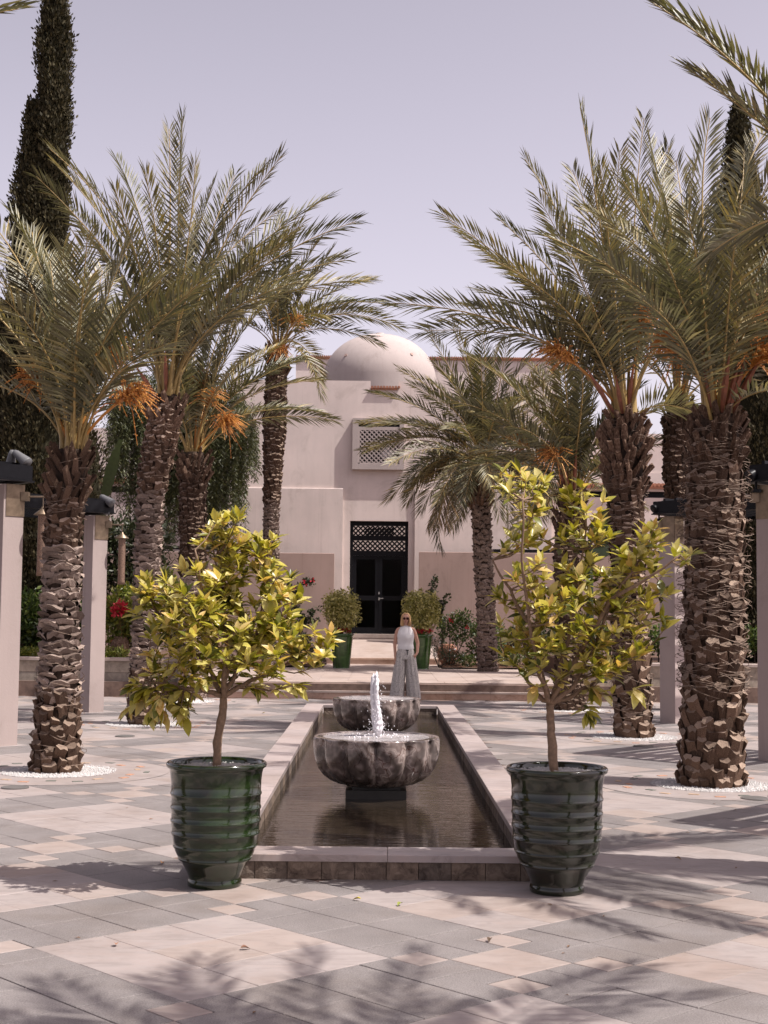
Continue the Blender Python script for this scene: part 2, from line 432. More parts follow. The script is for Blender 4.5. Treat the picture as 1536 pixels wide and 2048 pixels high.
def watermat(name, col, sx, sy, k, rough=0.03):
    t = NT(name, rough, 0.5); v = t.coord('World', (sx, sy, 1))
    t.b.inputs['IOR'].default_value = 1.33
    n1 = t.noise(v, 1.0, 4, 0.55, 0.3)
    t.color(t.ramp(t.noise(t.coord('World'), 3, 4), [(0.3, sc(col, 0.7)), (0.7, sc(col, 1.3))]))
    t.bump(n1, k, 0.02); return t.mat
MT['water'] = watermat('dark pool water', (0.022, 0.016, 0.011), 3.5, 13, 0.22)
MT['bowlwater'] = watermat('churned bowl water', (0.36, 0.33, 0.33), 30, 30, 0.8, 0.08)
t = NT('white foam', 0.35, 0.5); t.color((0.72, 0.70, 0.73)); t.b.inputs['Transmission Weight'].default_value = 0.0
t.b.inputs['Subsurface Weight'].default_value = 0.0; t.bump(t.noise(t.coord('Object'), 60, 3), 0.4, 0.01); MT['foam'] = t.mat
t = NT('door glass', 0.03, 0.5); t.color((0.9, 0.9, 0.92)); t.b.inputs['Transmission Weight'].default_value = 1.0; t.b.inputs['IOR'].default_value = 1.1; MT['glass'] = t.mat

# ================================================================== SETTING
g = MB(); g.box(-120, 120, -12, 160, -0.5, -0.02)
tag(g.build('ground', MT['grout']), kind='structure', label='ground under the paving')

# paving: square lattice fitted to the plaza. unit = 1/6 of a large square
GO = Vector((-0.828, 6.2185)); GU = Vector((0.8950, 0.8009)) / 6; GV = Vector((-0.8865, 0.9394)) / 6
def uv(u, v): p = GO + GU * u + GV * v; return (p.x, p.y)
POOL = (-1.19, 1.26, 8.99, 23.4)
plaza = MB(); plaza.box(-30, 30, -3, 27.3, -0.3, -0.006)
# hole not needed: the pool walls stand on it
plaza_o = tag(plaza.build('plaza_floor', MT['grout']), kind='structure')
GAP = 0.0065
shrink = inset
def rect(u0, u1, v0, v1): return [(u0, v0), (u1, v0), (u1, v1), (u0, v1)]
cell = []
for i in range(3):
    for j in range(3): cell.append(('beige', rect(2 * i, 2 * i + 2, 2 * j, 2 * j + 2), 0.0015))
for r0 in (6, 8):
    for s0 in (1, 3): cell.append(('granite', rect(r0, r0 + 2, s0, s0 + 2), GAP))
    for s0 in (1, 3): cell.append(('granite', rect(s0, s0 + 2, r0, r0 + 2), GAP))
# notched end slabs of the bands (two rectangles of one slab: L shape)
def Lslab(a): cell.append(('granite', a, GAP))
Lslab([(6, 5), (8, 5), (8, 7), (7, 7), (7, 6), (6, 6)])
Lslab([(8, 5), (10, 5), (10, 6), (9, 6), (9, 7), (8, 7)])
Lslab([(6, 0), (7, 0), (7, -1), (8, -1), (8, 1), (6, 1)])
Lslab([(8, -1), (9, -1), (9, 0), (10, 0), (10, 1), (8, 1)])
Lslab([(5, 6), (6, 6), (6, 7), (7, 7), (7, 8), (5, 8)])
Lslab([(5, 8), (7, 8), (7, 9), (6, 9), (6, 10), (5, 10)])
Lslab([(0, 6), (1, 6), (1, 8), (-1, 8), (-1, 7), (0, 7)])
Lslab([(-1, 8), (1, 8), (1, 10), (0, 10), (0, 9), (-1, 9)])
for a, b in ((6, 6), (9, 6), (6, 9), (9, 9)): cell.append(('peach', rect(a, a + 1, b, b + 1), GAP))
cell.append(('peach', rect(7, 9, 7, 9), 0.003))
tiles = []
for i in range(-12, 14):
    for j in range(-12, 14):
        for m, poly, gp in cell:
            pts = [uv(u + 10 * i, v + 10 * j) for u, v in poly]
            cx = sum(p[0] for p in pts) / len(pts); cy = sum(p[1] for p in pts) / len(pts)
            if cy < 0.5 or cy > 27.05 or abs(cx) > 12: continue
            if -1.13 < cx < 1.2 and 9.2 < cy < 23.2: continue
            mm = m
            if m == 'beige' and rnd.random() < 0.12: mm = 'peach'
            tiles.append((cy, cx, mm, pts, gp))
def vis(cx, cy): return cy > 5.0 and abs(cx) < cy * 0.29 + 0.5
seen = sorted([t_ for t_ in tiles if vis(t_[1], t_[0])], key=lambda t_: t_[0])
own = set(id(t_) for t_ in seen[:300])
L_ = {}
for t_ in tiles:
    cy, cx, m, pts, gp = t_
    top = 0.0 + rnd.uniform(-0.0012, 0.0012)
    if id(t_) in own:
        b = MB()
        tp = [(p[0] - cx, p[1] - cy) for p in pts]
        b.poly_slab(shrink(tp, gp / 2 + 0.0005), -0.02, top)
        o = b.build('paver', MT[m], plaza_o, loc=(cx, cy, 0)); o['kind'] = 'structure'
    else:
        b = L_.setdefault(m, MB()); b.poly_slab(shrink(pts, gp / 2 + 0.0005), -0.02, top)
for m, b in L_.items():
    o = b.build('pavers', MT[m], plaza_o); o['kind'] = 'stuff'

# ------------------------------------------------------------------ pool
pool = empty('fountain_pool', (0.03, 16.2, 0), 'long shallow rectangular pool with pinkish marble coping on dark stone walls', 'pool')
def at(o, b, name, mats, smooth=False):      # child of a located empty, geometry in world coords
    me = b.mesh(name, mats, smooth)
    me.transform(Matrix.Translation(-Vector(o.location)))
    return link(name, me, o)
xi0, xi1, yi0, yi1 = -0.895, 0.965, 9.31, 23.1
xo0, xo1, yo0, yo1 = -1.19, 1.26, 9.00, 23.4
HC, TC = 0.158, 0.045
def cop(x0, x1, y0, y1):
    b = MB(); b.box(x0 + 0.0015, x1 - 0.0015, y0 + 0.0015, y1 - 0.0015, HC - TC, HC + rnd.uniform(-0.001, 0.001), 0, 0.004); at(pool, b, 'coping_stone', MT['coping'])
for a, b_ in ((xo0, 0.07), (0.07, xo1)): cop(a, b_, yo0, yi0)
for a, b_ in ((xo0, -0.1), (-0.1, xo1)): cop(a, b_, yi1, yo1)
for xa, xb in ((xo0, xi0), (xi1, xo1)):
    y = yi0
    while y < yi1 - 0.01:
        s_ = rnd.uniform(0.75, 1.15); e = min(y + s_, yi1)
        if yi1 - e < 0.3: e = yi1
        cop(xa, xb, y, e); y = e
x = xo0 + 0.015
while x < xo1 - 0.03:
    e = min(x + rnd.uniform(0.195, 0.225), xo1 - 0.015)
    b = MB()
    n = 5; vs = []; fs = []
    for iz in range(4):
        for ix in range(n):
            px = x + 0.002 + (e - x - 0.004) * ix / (n - 1); pz = (HC - TC) * iz / 3
            edge = ix in (0, n - 1) or iz in (0, 3)
            vs.append((px, yo0 + 0.014 + (0.0 if edge else -0.006) + rnd.uniform(-0.003, 0.003), pz))
    for iz in range(3):
        for ix in range(n - 1): a0 = iz * n + ix; fs.append((a0, a0 + 1, a0 + 1 + n, a0 + n))
    b.add(vs, fs); b.box(x + 0.002, e - 0.002, yo0 + 0.02, yo0 + 0.09, 0, HC - TC - 0.001)
    at(pool, b, 'wall_stone', MT['wallstone']); x = e
# inner and outer side walls in stones
for sx, xf in ((-1, xi0), (1, xi1)):
    y = yi0
    while y < yi1 - 0.05:
        e = min(y + rnd.uniform(0.28, 0.42), yi1); b = MB()
        if sx < 0: b.box(xo0 + 0.03, xf - 0.012 + rnd.uniform(-0.004, 0.004), y + 0.002, e - 0.002, -0.05, HC - TC - 0.001, 0, 0.004)
        else: b.box(xf + 0.012 + rnd.uniform(-0.004, 0.004), xo1 - 0.03, y + 0.002, e - 0.002, -0.05, HC - TC - 0.001, 0, 0.004)
        at(pool, b, 'wall_stone', MT['wallstone']); y = e
for k in range(7):
    a = xi0 + (xi1 - xi0) * k / 7; b = MB(); b.box(a + 0.002, a + (xi1 - xi0) / 7 - 0.002, yi1 + 0.012, yo1 - 0.03, -0.05, HC - TC - 0.001, 0, 0.004)
    at(pool, b, 'wall_stone', MT['wallstone'])
b = MB(); b.box(xi0 - 0.008, xi1 + 0.008, yi0 - 0.2, yi0 - 0.012, -0.05, HC - TC - 0.001); at(pool, b, 'inner_front_wall', MT['wallstone'])
b = MB(); b.add([(xi0 - 0.02, yi0 - 0.02, 0.004), (xi1 + 0.02, yi0 - 0.02, 0.004), (xi1 + 0.02, yi1 + 0.02, 0.004), (xi0 - 0.02, yi1 + 0.02, 0.004)], [(0, 1, 2, 3)])
tag(b.build('pool_water', MT['water']), 'dark rippled water in the long pool', kind='structure')

# ------------------------------------------------------------------ fountain bowls
def make_bowl(cx, cy, label):
    r = empty('fountain_bowl', (cx, cy, 0), label, 'fountain bowl', 'two lobed marble fountain bowls in the pool')
    def lobe(rr, z, a):
        k = abs(math.sin(6 * (a + math.pi / 2)))
        depth = 0.062 * min(1.0, rr / 0.5) * (1 if z < 0.535 else 0.5)
        return rr - depth * (1 - k ** 0.55)
    prof = [(0.18, 0.095), (0.27, 0.10), (0.36, 0.122), (0.44, 0.158), (0.50, 0.205), (0.545, 0.265), (0.573, 0.335), (0.588, 0.41), (0.592, 0.48), (0.590, 0.530), (0.588, 0.540), (0.582, 0.546)]
    b = MB(); b.lathe(prof, 192, fn=lobe)
    me = b.mesh('bowl', MT['marble'], True); link('bowl', me, r)
    b = MB(); b.lathe([(0.570, 0.5465), (0.50, 0.546), (0.49, 0.535), (0.47, 0.50), (0.3, 0.45), (0.02, 0.42)], 96)
    b.lathe([(0.583, 0.5455), (0.570, 0.5465)], 192, fn=lambda rr, z, a: lobe(rr, 0.54, a) if z < 0.546 else rr)
    link('rim', b.mesh('rim', MT['marble'], True), r)
    b = MB(); b.box(-0.275, 0.275, -0.27, 0.27, -0.02, 0.085, 0, 0.003); b.box(-0.22, 0.22, -0.22, 0.22, 0.085, 0.112)
    link('pedestal', b.mesh('pedestal', plain('dark wet stone', (0.03, 0.027, 0.023), 0.3)), r)
    b = MB(); n = 40; vs = [(0, 0, 0.541)]; fs = []
    for ir in range(1, 7):
        for k in range(n):
            a = 2 * math.pi * k / n; rr = 0.492 * ir / 6
            vs.append((rr * math.cos(a), rr * math.sin(a), 0.5415 + (rnd.uniform(-0.004, 0.010) if ir < 4 else rnd.uniform(-0.001, 0.002) if ir < 6 else -0.001)))
    for k in range(n): fs.append((0, 1 + k, 1 + (k + 1) % n))
    for ir in range(5):
        for k in range(n): a0 = 1 + ir * n + k; a1 = 1 + ir * n + (k + 1) % n; fs.append((a0, a0 + n, a1 + n, a1))
    b.add(vs, fs); link('water_surface', b.mesh('water_surface', MT['bowlwater'], True), r)
    return r
make_bowl(-0.01, 13.05, 'nearer lobed brown marble bowl with a white water jet rising from it')
make_bowl(-0.02, 18.75, 'farther lobed brown marble bowl in front of the standing woman')
# jet
def jet(cx, cy):
    b = MB(); hs_ = 0.60; n = 14
    for st in range(9):
        ph = st * 2.4; hh = hs_ * (1.0, .97, .93, .86, .8, .7, .62, .5, .4)[st]; nseg = 44; bb = len(b.v)
        for i in range(nseg + 1):
            f_ = i / nseg; z = f_ * hh
            off = 0.005 + 0.028 * math.sin(min(1, z / .14) * 1.57) * (1 - .45 * f_) * (1 if st else 0) + (.012 * max(0, .3 - abs(f_ - .2)) * (st > 4))
            r = (0.008 + 0.016 * min(1, z / .05)) * (1 - .25 * f_) * (1 if f_ < .93 else max(.08, (1 - f_) / .07))
            ox = 0.012 * math.sin(z * 9 + 1) - 0.02 * z; oy = 0.01 * math.sin(z * 11)
            for k in range(n):
                a = 2 * math.pi * k / n
                q = noise.noise(Vector((math.cos(a) * 1.6 + st * 3, math.sin(a) * 1.6, z * 38))) + 0.7 * noise.noise(Vector((math.cos(a) * 4 + st, math.sin(a) * 4, z * 95)))
                rr = r * (1 + 0.6 * q); w_ = ph + z * 1.2 * math.sin(st)
                b.v.append((cx + ox + off * math.cos(w_) + rr * math.cos(a), cy + oy + off * math.sin(w_) + rr * math.sin(a), 0.545 + z + .01 * q))
        for i in range(nseg):
            for k in range(n): a0 = bb + i * n + k; a1 = bb + i * n + (k + 1) % n; b.f.append((a0, a1, a1 + n, a0 + n)); b.m.append(0)
        b.f.append(tuple(bb + nseg * n + k for k in range(n))); b.m.append(0)
    def drop(p, r):
        vs = [(p[0] + r, p[1], p[2]), (p[0] - r, p[1], p[2]), (p[0], p[1] + r, p[2]), (p[0], p[1] - r, p[2]), (p[0], p[1], p[2] + r * 1.3), (p[0], p[1], p[2] - r * 1.3)]
        b.add(vs, [(0, 2, 4), (2, 1, 4), (1, 3, 4), (3, 0, 4), (2, 0, 5), (1, 2, 5), (3, 1, 5), (0, 3, 5)])
    for k in range(260):
        a = rnd.uniform(0, 6.28); z = 0.55 + rnd.uniform(0, .62) ** 1.4; d = abs(rnd.gauss(0.055, 0.022)) if k % 3 else abs(rnd.gauss(.1, .05)); z = z if k % 3 else .55 + abs(rnd.gauss(0, .1))
        drop((cx + d * math.cos(a), cy + d * math.sin(a), z), rnd.uniform(0.0015, 0.0055))
    for k in range(70):
        a = rnd.uniform(0, 6.28); d = rnd.uniform(0.03, 0.30)
        drop((cx + d * math.cos(a), cy + d * math.sin(a), 0.546), rnd.uniform(0.004, 0.011))
    tag(b.build('water_jet', MT['foam'], smooth=True), 'white foaming water jet rising from the nearer marble bowl', 'water jet')
jet(-0.01, 13.05)
b = MB(); b.tube([(-0.01, 13.05, 0.50), (-0.01, 13.05, 0.556)], [0.02, 0.013], 8)
tag(b.build('fountain_nozzle', MT['black']), 'small dark nozzle at the foot of the water jet', 'nozzle')

# ------------------------------------------------------------------ steps, terrace, landing
y1s, y2s = 27.30, 27.72
b = MB(); b.box(-30, 30, 27.30, 60, -0.3, 0.283); tag(b.build('terrace', MT['grout']), kind='structure', label='raised terrace in front of the building')
def steprow(y, z0, z1, x0, x1, w, depth):
    st = empty('stone_step', ((x0 + x1) / 2, y, z0), 'lower stone step below the terrace' if z0 < 0.05 else 'upper stone step at the terrace edge', 'step', 'long stone steps before the terrace')
    x = x0
    while x < x1 - 0.01:
        e = min(x + w, x1)
        b = MB(); b.box(x + 0.002, e - 0.002, y + 0.012, y + 0.1, z0, z1 - 0.042); at(st, b, 'riser_slab', MT['riser'])
        b = MB(); b.box(x + 0.002, e - 0.002, y - 0.012, y + depth, z1 - 0.042, z1 + rnd.uniform(-0.001, 0.001), 0, 0.006); at(st, b, 'tread_slab', MT['step'])
        x = e
steprow(27.26, 0.0, 0.155, -3.85, 3.9, 0.86, 0.42)
steprow(27.68, 0.155, 0.305, -3.85, 3.9, 0.86, 0.5)
b = MB(); b.box(-3.85, 3.9, 27.3, 28.1, -0.1, 0.15); tag(b.build('step_core', MT['grout']), kind='structure')
tt = tag(MB().mesh('x', MT['step']) and empty('terrace_paving', (0, 31, 0.28)), kind='structure')
nx, ny = 22, 7
bT = MB()
for i in range(26):
    for j in range(8):
        x0 = -7.8 + i * 0.6; y0 = 28.19 + j * 0.78
        b = MB(); b.box(x0 + 0.002, x0 + 0.598, y0 + 0.002, y0 + 0.778, 0.26, 0.303 + rnd.uniform(-0.001, 0.001), 0, 0.002)
        if j < 3 and 4 < i < 21:
            o = at(tt, b, 'paver', MT['step']); o['kind'] = 'structure'
        else: bT.box(x0 + 0.002, x0 + 0.598, y0 + 0.002, y0 + 0.778, 0.26, 0.303, 0, 0.002)
o = at(tt, bT, 'pavers', MT['step']); o['kind'] = 'stuff'
b = MB(); b.box(-1.35, 1.55, 34.43, 37.0, 0.25, 0.304); tag(b.build('path', MT['step']), kind='structure', label='pale path to the entrance')
b = MB(); b.add([(-1.35, 37.0, 0.46), (1.55, 37.0, 0.46), (1.55, 40.1, 0.90), (-1.35, 40.1, 0.90), (-1.35, 37.0, 0.25), (1.55, 37.0, 0.25), (1.55, 40.1, 0.25), (-1.35, 40.1, 0.25)],
                [(0, 1, 2, 3), (4, 5, 1, 0), (5, 6, 2, 1), (7, 4, 0, 3)])
tag(b.build('entrance_ramp', MT['step']), 'pale stone ramp rising to the dark entrance door', 'ramp')
b = MB(); b.box(-1.37, 1.57, 36.95, 36.995, 0.304, 0.425); b.box(-1.39, 1.59, 36.93, 37.06, 0.425, 0.468, 0, 0.004)
tag(b.build('ramp_curb', MT['riser']), 'low stone curb at the foot of the entrance ramp', 'curb')
# beds
def bed(x0, x1, y0, y1, lab):
    b = MB(); n = 24; m = 8
    for i in range(n + 1):
        for j in range(m + 1):
            b.v.append((x0 + (x1 - x0) * i / n, y0 + (y1 - y0) * j / m, 0.33 + 0.03 * noise.noise(Vector((i * .7, j * .7, x0)))))
    for i in range(n):
        for j in range(m): a = i * (m + 1) + j; b.f.append((a, a + m + 1, a + m + 2, a + 1)); b.m.append(0)
    tag(b.build('soil', MT['soil'], smooth=True), lab, kind='structure')
bed(1.58, 9.5, 34.45, 40.2, 'dark soil bed right of the entrance'); bed(-9.5, -1.38, 34.45, 40.2, 'dark soil bed left of the entrance')

# planter walls
def planter(x0, x1, lab):
    pw = empty('planter_wall', ((x0 + x1) / 2, 27.6, 0), lab, 'planter')
    x = x0
    while x < x1 - 0.01:
        e = min(x + 0.62, x1)
        for k in range(3):
            b = MB(); b.box(x + 0.003, e - 0.003, 27.45 + rnd.uniform(-0.004, 0.004), 27.75, 0.0 + k * 0.225 + 0.003, k * 0.225 + 0.222); at(pw, b, 'stone', MT['planterwall'])
        b = MB(); b.box(x + 0.002, e - 0.002, 27.40, 27.82, 0.678, 0.735, 0, 0.005); at(pw, b, 'coping_stone', MT['step'])
        x = e
    b = MB(); b.box(x0, x1, 27.76, 33.5, 0, 0.70); at(pw, b, 'soil_bed', MT['soil'])
planter(-11.0, -3.87, 'low stone planter wall behind the left row of pillars')
planter(3.92, 11.0, 'low stone planter wall behind the right row of pillars')

# ------------------------------------------------------------------ building
YB = 40.0
zof = lambda y, Y: W(760, y, Y).z
xof = lambda x, y, Y: W(x, y, Y).x
bl = empty('main_building', (0, 40, 0), 'pink stucco building with pale dome, projecting lattice window and tall dark door', 'building')
xL, xR = xof(699, 1150, YB), xof(816, 1150, YB)
zd0, zd1 = zof(1268, YB), zof(1042, YB)
xcL, xcR = xof(685, 1100, YB), xof(829, 1100, YB)
zp = zof(978, YB); zt = zof(762, YB); zt2 = zof(778, YB)
xB0, xB1 = -4.35, 4.9
xs = xof(741, 770, YB); xs2 = xof(797, 770, YB)
b = MB()
b.box(xB0, xL, YB, YB + 0.3, 0.2, zt); b.box(xL, xs, YB, YB + 0.3, zd1, zt)
b.box(xs, xs2, YB, YB + 0.3, zd1, zt2); b.box(xs2, xR, YB, YB + 0.3, zd1, zt); b.box(xR, xB1, YB, YB + 0.3, 0.2, zt)
b.box(xL, xR, YB + 0.02, YB + 5, 0.2, zd0 - 0.12)
b.box(xB0, xB0 + 0.3, YB + 0.3, 49, 0.2, zt); b.box(xB1 - 0.3, xB1, YB + 0.3, 49, 0.2, zt2)
at(bl, b, 'facade_wall', MT['stucco'])
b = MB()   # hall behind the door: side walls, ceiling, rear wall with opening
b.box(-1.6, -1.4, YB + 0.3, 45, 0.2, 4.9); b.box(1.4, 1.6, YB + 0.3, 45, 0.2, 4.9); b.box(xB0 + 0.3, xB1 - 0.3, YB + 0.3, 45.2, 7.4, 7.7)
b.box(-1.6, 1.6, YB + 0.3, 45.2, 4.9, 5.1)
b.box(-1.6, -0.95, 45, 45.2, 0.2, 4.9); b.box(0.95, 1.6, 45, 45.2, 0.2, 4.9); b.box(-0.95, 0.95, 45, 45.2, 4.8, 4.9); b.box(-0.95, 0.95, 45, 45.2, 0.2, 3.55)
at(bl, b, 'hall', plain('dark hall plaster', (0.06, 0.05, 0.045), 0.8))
b = MB(); b.box(-4, 4.6, 45.2, 49, 0.2, 0.9); at(bl, b, 'court_floor', MT['step'])
# projecting side panels and darker wall panels
for (xa, xb, lab) in ((xB0 - 0.002, xcL, 0), (xcR, xB1 + 0.002, 1)):
    b = MB(); b.box(xa, xb, YB - 0.075, YB - 0.002, 0.2, zp, 0, 0.012); at(bl, b, 'wall_panel', MT['stucco'])
# dome
DC = (xof(759, 760, 43.2), 43.2); DR = 1.76; DV = 0.83
b = MB(); prof = []
for i in range(15):
    a = math.radians(6 * i + 2)
    prof.append((DR * math.cos(a) ** 0.94, DR * DV * math.sin(a)))
prof = [(DR, -1.6), (DR, 0)] + prof + [(0.13, DR * (DV + .004)), (0.13, DR * (DV + .004) + 0.05), (0.001, DR * (DV + .004) + 0.055)]
zdome = W(760, 763, 43.2).z; b.lathe(prof, 64, (DC[0], DC[1], zdome)); at(bl, b, 'dome', MT['stucco_pale'], True)
for (px, py) in ((692, 711), (823, 709), (745, 674), (757, 673)):
    d = ray(px, py); o_ = np.array([0, 0, EYE]); c_ = np.array([DC[0], DC[1], zdome])
    # intersect with ellipsoid
    s3 = np.array([1 / DR, 1 / DR, 1 / (DR * DV)]); A = d * s3; B = (o_ - c_) * s3
    aa, bb_, cc = A @ A, 2 * A @ B, B @ B - 1; disc = bb_ * bb_ - 4 * aa * cc
    if disc > 0:
        k = (-bb_ - math.sqrt(disc)) / (2 * aa); p = Vector(o_ + d * k)
        nrm = Vector(((p.x - DC[0]), (p.y - DC[1]), (p.z - zdome) / DV ** 2)).normalized()
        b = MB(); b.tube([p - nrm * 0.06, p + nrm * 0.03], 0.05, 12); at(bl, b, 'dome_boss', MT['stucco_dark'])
# window box
wx0, wx1 = xof(705, 890, YB), xof(808, 890, YB); wz0, wz1 = zof(940, YB), zof(838, YB)
ix0, ix1 = xof(717, 890, YB), xof(799, 890, YB); iz0, iz1 = zof(929, YB), zof(848, YB)
wn_ = empty('window', (0, 0, 0)); wn_.parent = bl
def ch(par, b, name, mat, smooth=False):
    me = b.mesh(name, mat, smooth); me.transform(Matrix.Translation(-Vector((0, 40, 0)))); return link(name, me, par)
b = MB(); yf = YB - 0.16
b.box(wx0, ix0, yf, YB, wz0, wz1); b.box(ix1, wx1, yf, YB, wz0, wz1); b.box(ix0, ix1, yf, YB, wz0, iz0); b.box(ix0, ix1, yf, YB, iz1, wz1)
ch(wn_, b, 'window_frame', MT['stucco_pale'])
b = MB(); b.box(ix0, ix1, YB - 0.012, YB - 0.004, iz0, iz1); ch(wn_, b, 'window_recess', MT['black'])
def lattice(b, x0, x1, z0, z1, yc, pitch, w, th, mi=0):
    n = int((x1 - x0 + z1 - z0) / pitch) + 2
    for s_ in (1, -1):
        for k in range(-n, n + 1):
            # line x = c + s*z
            c = (x0 if s_ > 0 else x0) + k * pitch - (0 if s_ > 0 else 0)
            za, zb = z0, z1
            xa = c + s_ * (za - z0); xb = c + s_ * (zb - z0)
            # clip in x
            pts = [(xa, za), (xb, zb)]
            def clip(p, q, lim, keep_ge):
                inside = lambda t: (t[0] >= lim) if keep_ge else (t[0] <= lim)
                if inside(p) and inside(q): return p, q
                if not inside(p) and not inside(q): return None
                f_ = (lim - p[0]) / (q[0] - p[0]); m = (lim, p[1] + f_ * (q[1] - p[1]))
                return (p, m) if inside(p) else (m, q)
            r = clip(pts[0], pts[1], x0, True)
            if r: r = clip(r[0], r[1], x1, False)
            if r and math.hypot(r[1][0] - r[0][0], r[1][1] - r[0][1]) > 0.02:
                yy = yc + (0.003 if s_ > 0 else -0.003)
                b.bar((r[0][0], yy, r[0][1]), (r[1][0], yy, r[1][1]), th, w, mi)
b = MB(); lattice(b, ix0 + 0.04, ix1 - 0.02, iz0 + 0.03, iz1 - 0.20, YB - 0.132, 0.135, 0.036, 0.02)
o = ch(wn_, b, 'lattice', MT['stucco_pale']); o['kind'] = 'stuff'
b = MB(); b.box(ix0, ix1, YB - 0.145, YB - 0.115, iz1 - 0.20, iz1 - 0.10); b.box(ix0, ix0 + 0.04, YB - 0.145, YB - 0.115, iz0, iz1 - 0.20); b.box(ix1 - 0.03, ix1, YB - 0.145, YB - 0.115, iz0, iz1 - 0.2); b.box(ix0, ix1, YB - 0.145, YB - 0.115, iz0, iz0 + 0.035)
ch(wn_, b, 'window_rail', MT['stucco_pale'])
p = W(772, 906, YB - 0.04); b = MB(); b.lathe([(0.001, -0.13)] + [(0.16 * math.cos(a), 0.22 * math.sin(a)) for a in [math.radians(x) for x in range(-80, 85, 12)]], 20, p); b.v = [(v[0], p.y + (v[1] - p.y) * .42, v[2]) for v in b.v]; ch(wn_, b, 'lamp_globe', MT['bulb'], True)

# door
dr = empty('door', (0, 0, 0)); dr.parent = bl
yd = YB + 0.24
zt_ = zof(1104, YB)
b = MB()
fwid = 0.09
b.box(xL, xL + fwid, yd - 0.05, yd + 0.05, zd0, zd1); b.box(xR - fwid, xR, yd - 0.05, yd + 0.05, zd0, zd1)
b.box(xL + fwid, xR - fwid, yd - 0.05, yd + 0.05, zd1 - 0.13, zd1); b.box(xL + fwid, xR - fwid, yd - 0.06, yd + 0.05, zt_ - 0.11, zt_ + 0.04); b.box(xL + fwid, xR - fwid, yd - 0.05, yd + 0.05, zd0, zd0 + 0.06)
zm = zof(1082, YB); b.box(xL + fwid, xR - fwid, yd - 0.045, yd + 0.045, zm + 0.02, zm + 0.16)
ch(dr, b, 'door_frame', MT['black'])
b = MB(); lattice(b, xL + fwid, xR - fwid, zm + 0.16, zd1 - 0.13, yd + 0.02, 0.14, 0.045, 0.02); lattice(b, xL + fwid, xR - fwid, zt_ + 0.04, zm + 0.02, yd + 0.02, 0.14, 0.045, 0.02)
lattice(b, -0.45, 0.42, zm + 0.16, zd1 - 0.13, yd + 0.9, 0.14, 0.045, 0.02)
o = ch(dr, b, 'transom_lattice', MT['black']); o['kind'] = 'stuff'
xm = (xL + xR) / 2
for (a, c) in ((xL + fwid, xm - 0.004), (xm + 0.004, xR - fwid)):
    b = MB(); w = 0.10; zz0, zz1 = zd0 + 0.06, zt_ - 0.11; zr = zof(1196, YB)
    b.box(a, a + w, yd - 0.03, yd + 0.03, zz0, zz1); b.box(c - w, c, yd - 0.03, yd + 0.03, zz0, zz1)
    b.box(a + w, c - w, yd - 0.03, yd + 0.03, zz0, zz0 + 0.12); b.box(a + w, c - w, yd - 0.03, yd + 0.03, zz1 - 0.1, zz1); b.box(a + w, c - w, yd - 0.03, yd + 0.03, zr - 0.07, zr + 0.07)
    ch(dr, b, 'door_leaf', MT['black'])
    for z0_, z1_ in ((zz0 + 0.12, zr - 0.07), (zr + 0.07, zz1 - 0.1)):
        b = MB(); b.box(a + w, c - w, yd - 0.004, yd + 0.004, z0_, z1_); ch(dr, b, 'pane', MT['glass'])
b = MB(); hz = zof(1197, YB); hx = xof(758, 1197, YB)
b.box(hx - 0.015, hx + 0.015, yd - 0.045, yd - 0.03, hz - 0.05, hz + 0.03); b.bar((hx, yd - 0.07, hz), (hx + 0.12, yd - 0.07, hz + 0.01), 0.018); b.bar((hx, yd - 0.03, hz), (hx, yd - 0.07, hz), 0.018); b.box(hx - 0.015, hx + 0.012, yd - 0.04, yd - 0.03, hz + 0.12, hz + 0.19)
ch(dr, b, 'door_handle', MT['chrome'])
b = MB(); b.box(xL - 0.0, xR + 0.0, YB - 0.02, YB + 0.18, zd0 - 0.11, zd0 - 0.002, 0, 0.005); at(bl, b, 'door_sill', MT['step'])
# inner potted plants seen dimly
# roof coping tiles
def clay_row(parent, x0, x1, y, z, w=0.11, h=0.17, dep=0.3):
    b = MB(); x = x0
    while x < x1:
        b.tube([(x + w / 2, y - 0.04, z + h * 0.45 + rnd.uniform(-0.004, 0.004)), (x + w / 2, y + dep, z + h * 0.62)], [w * 0.46, w * 0.42], 8)
        x += w
    b.box(x0, x1, y - 0.01, y + dep, z, z + h * 0.3)
    o = at(parent, b, 'clay_tiles', MT['terracotta']); o['kind'] = 'stuff'
clay_row(bl, xs + 0.01, xs2 - 0.02, YB - 0.04, zt2 - 0.02, 0.085, 0.15)
bw = empty('rear_wall', (0, 49, 0), 'plain stucco wall behind the dome topped with red clay tiles', 'wall')
zbt = zof(719, 49.0)
b = MB(); b.box(xof(592, 720, 49), 6.3, 49, 49.4, 0.2, zbt); at(bw, b, 'wall_face', MT['stucco'])
clay_row(bw, xof(592, 720, 49), 6.3, 48.95, zbt, 0.075, 0.19)
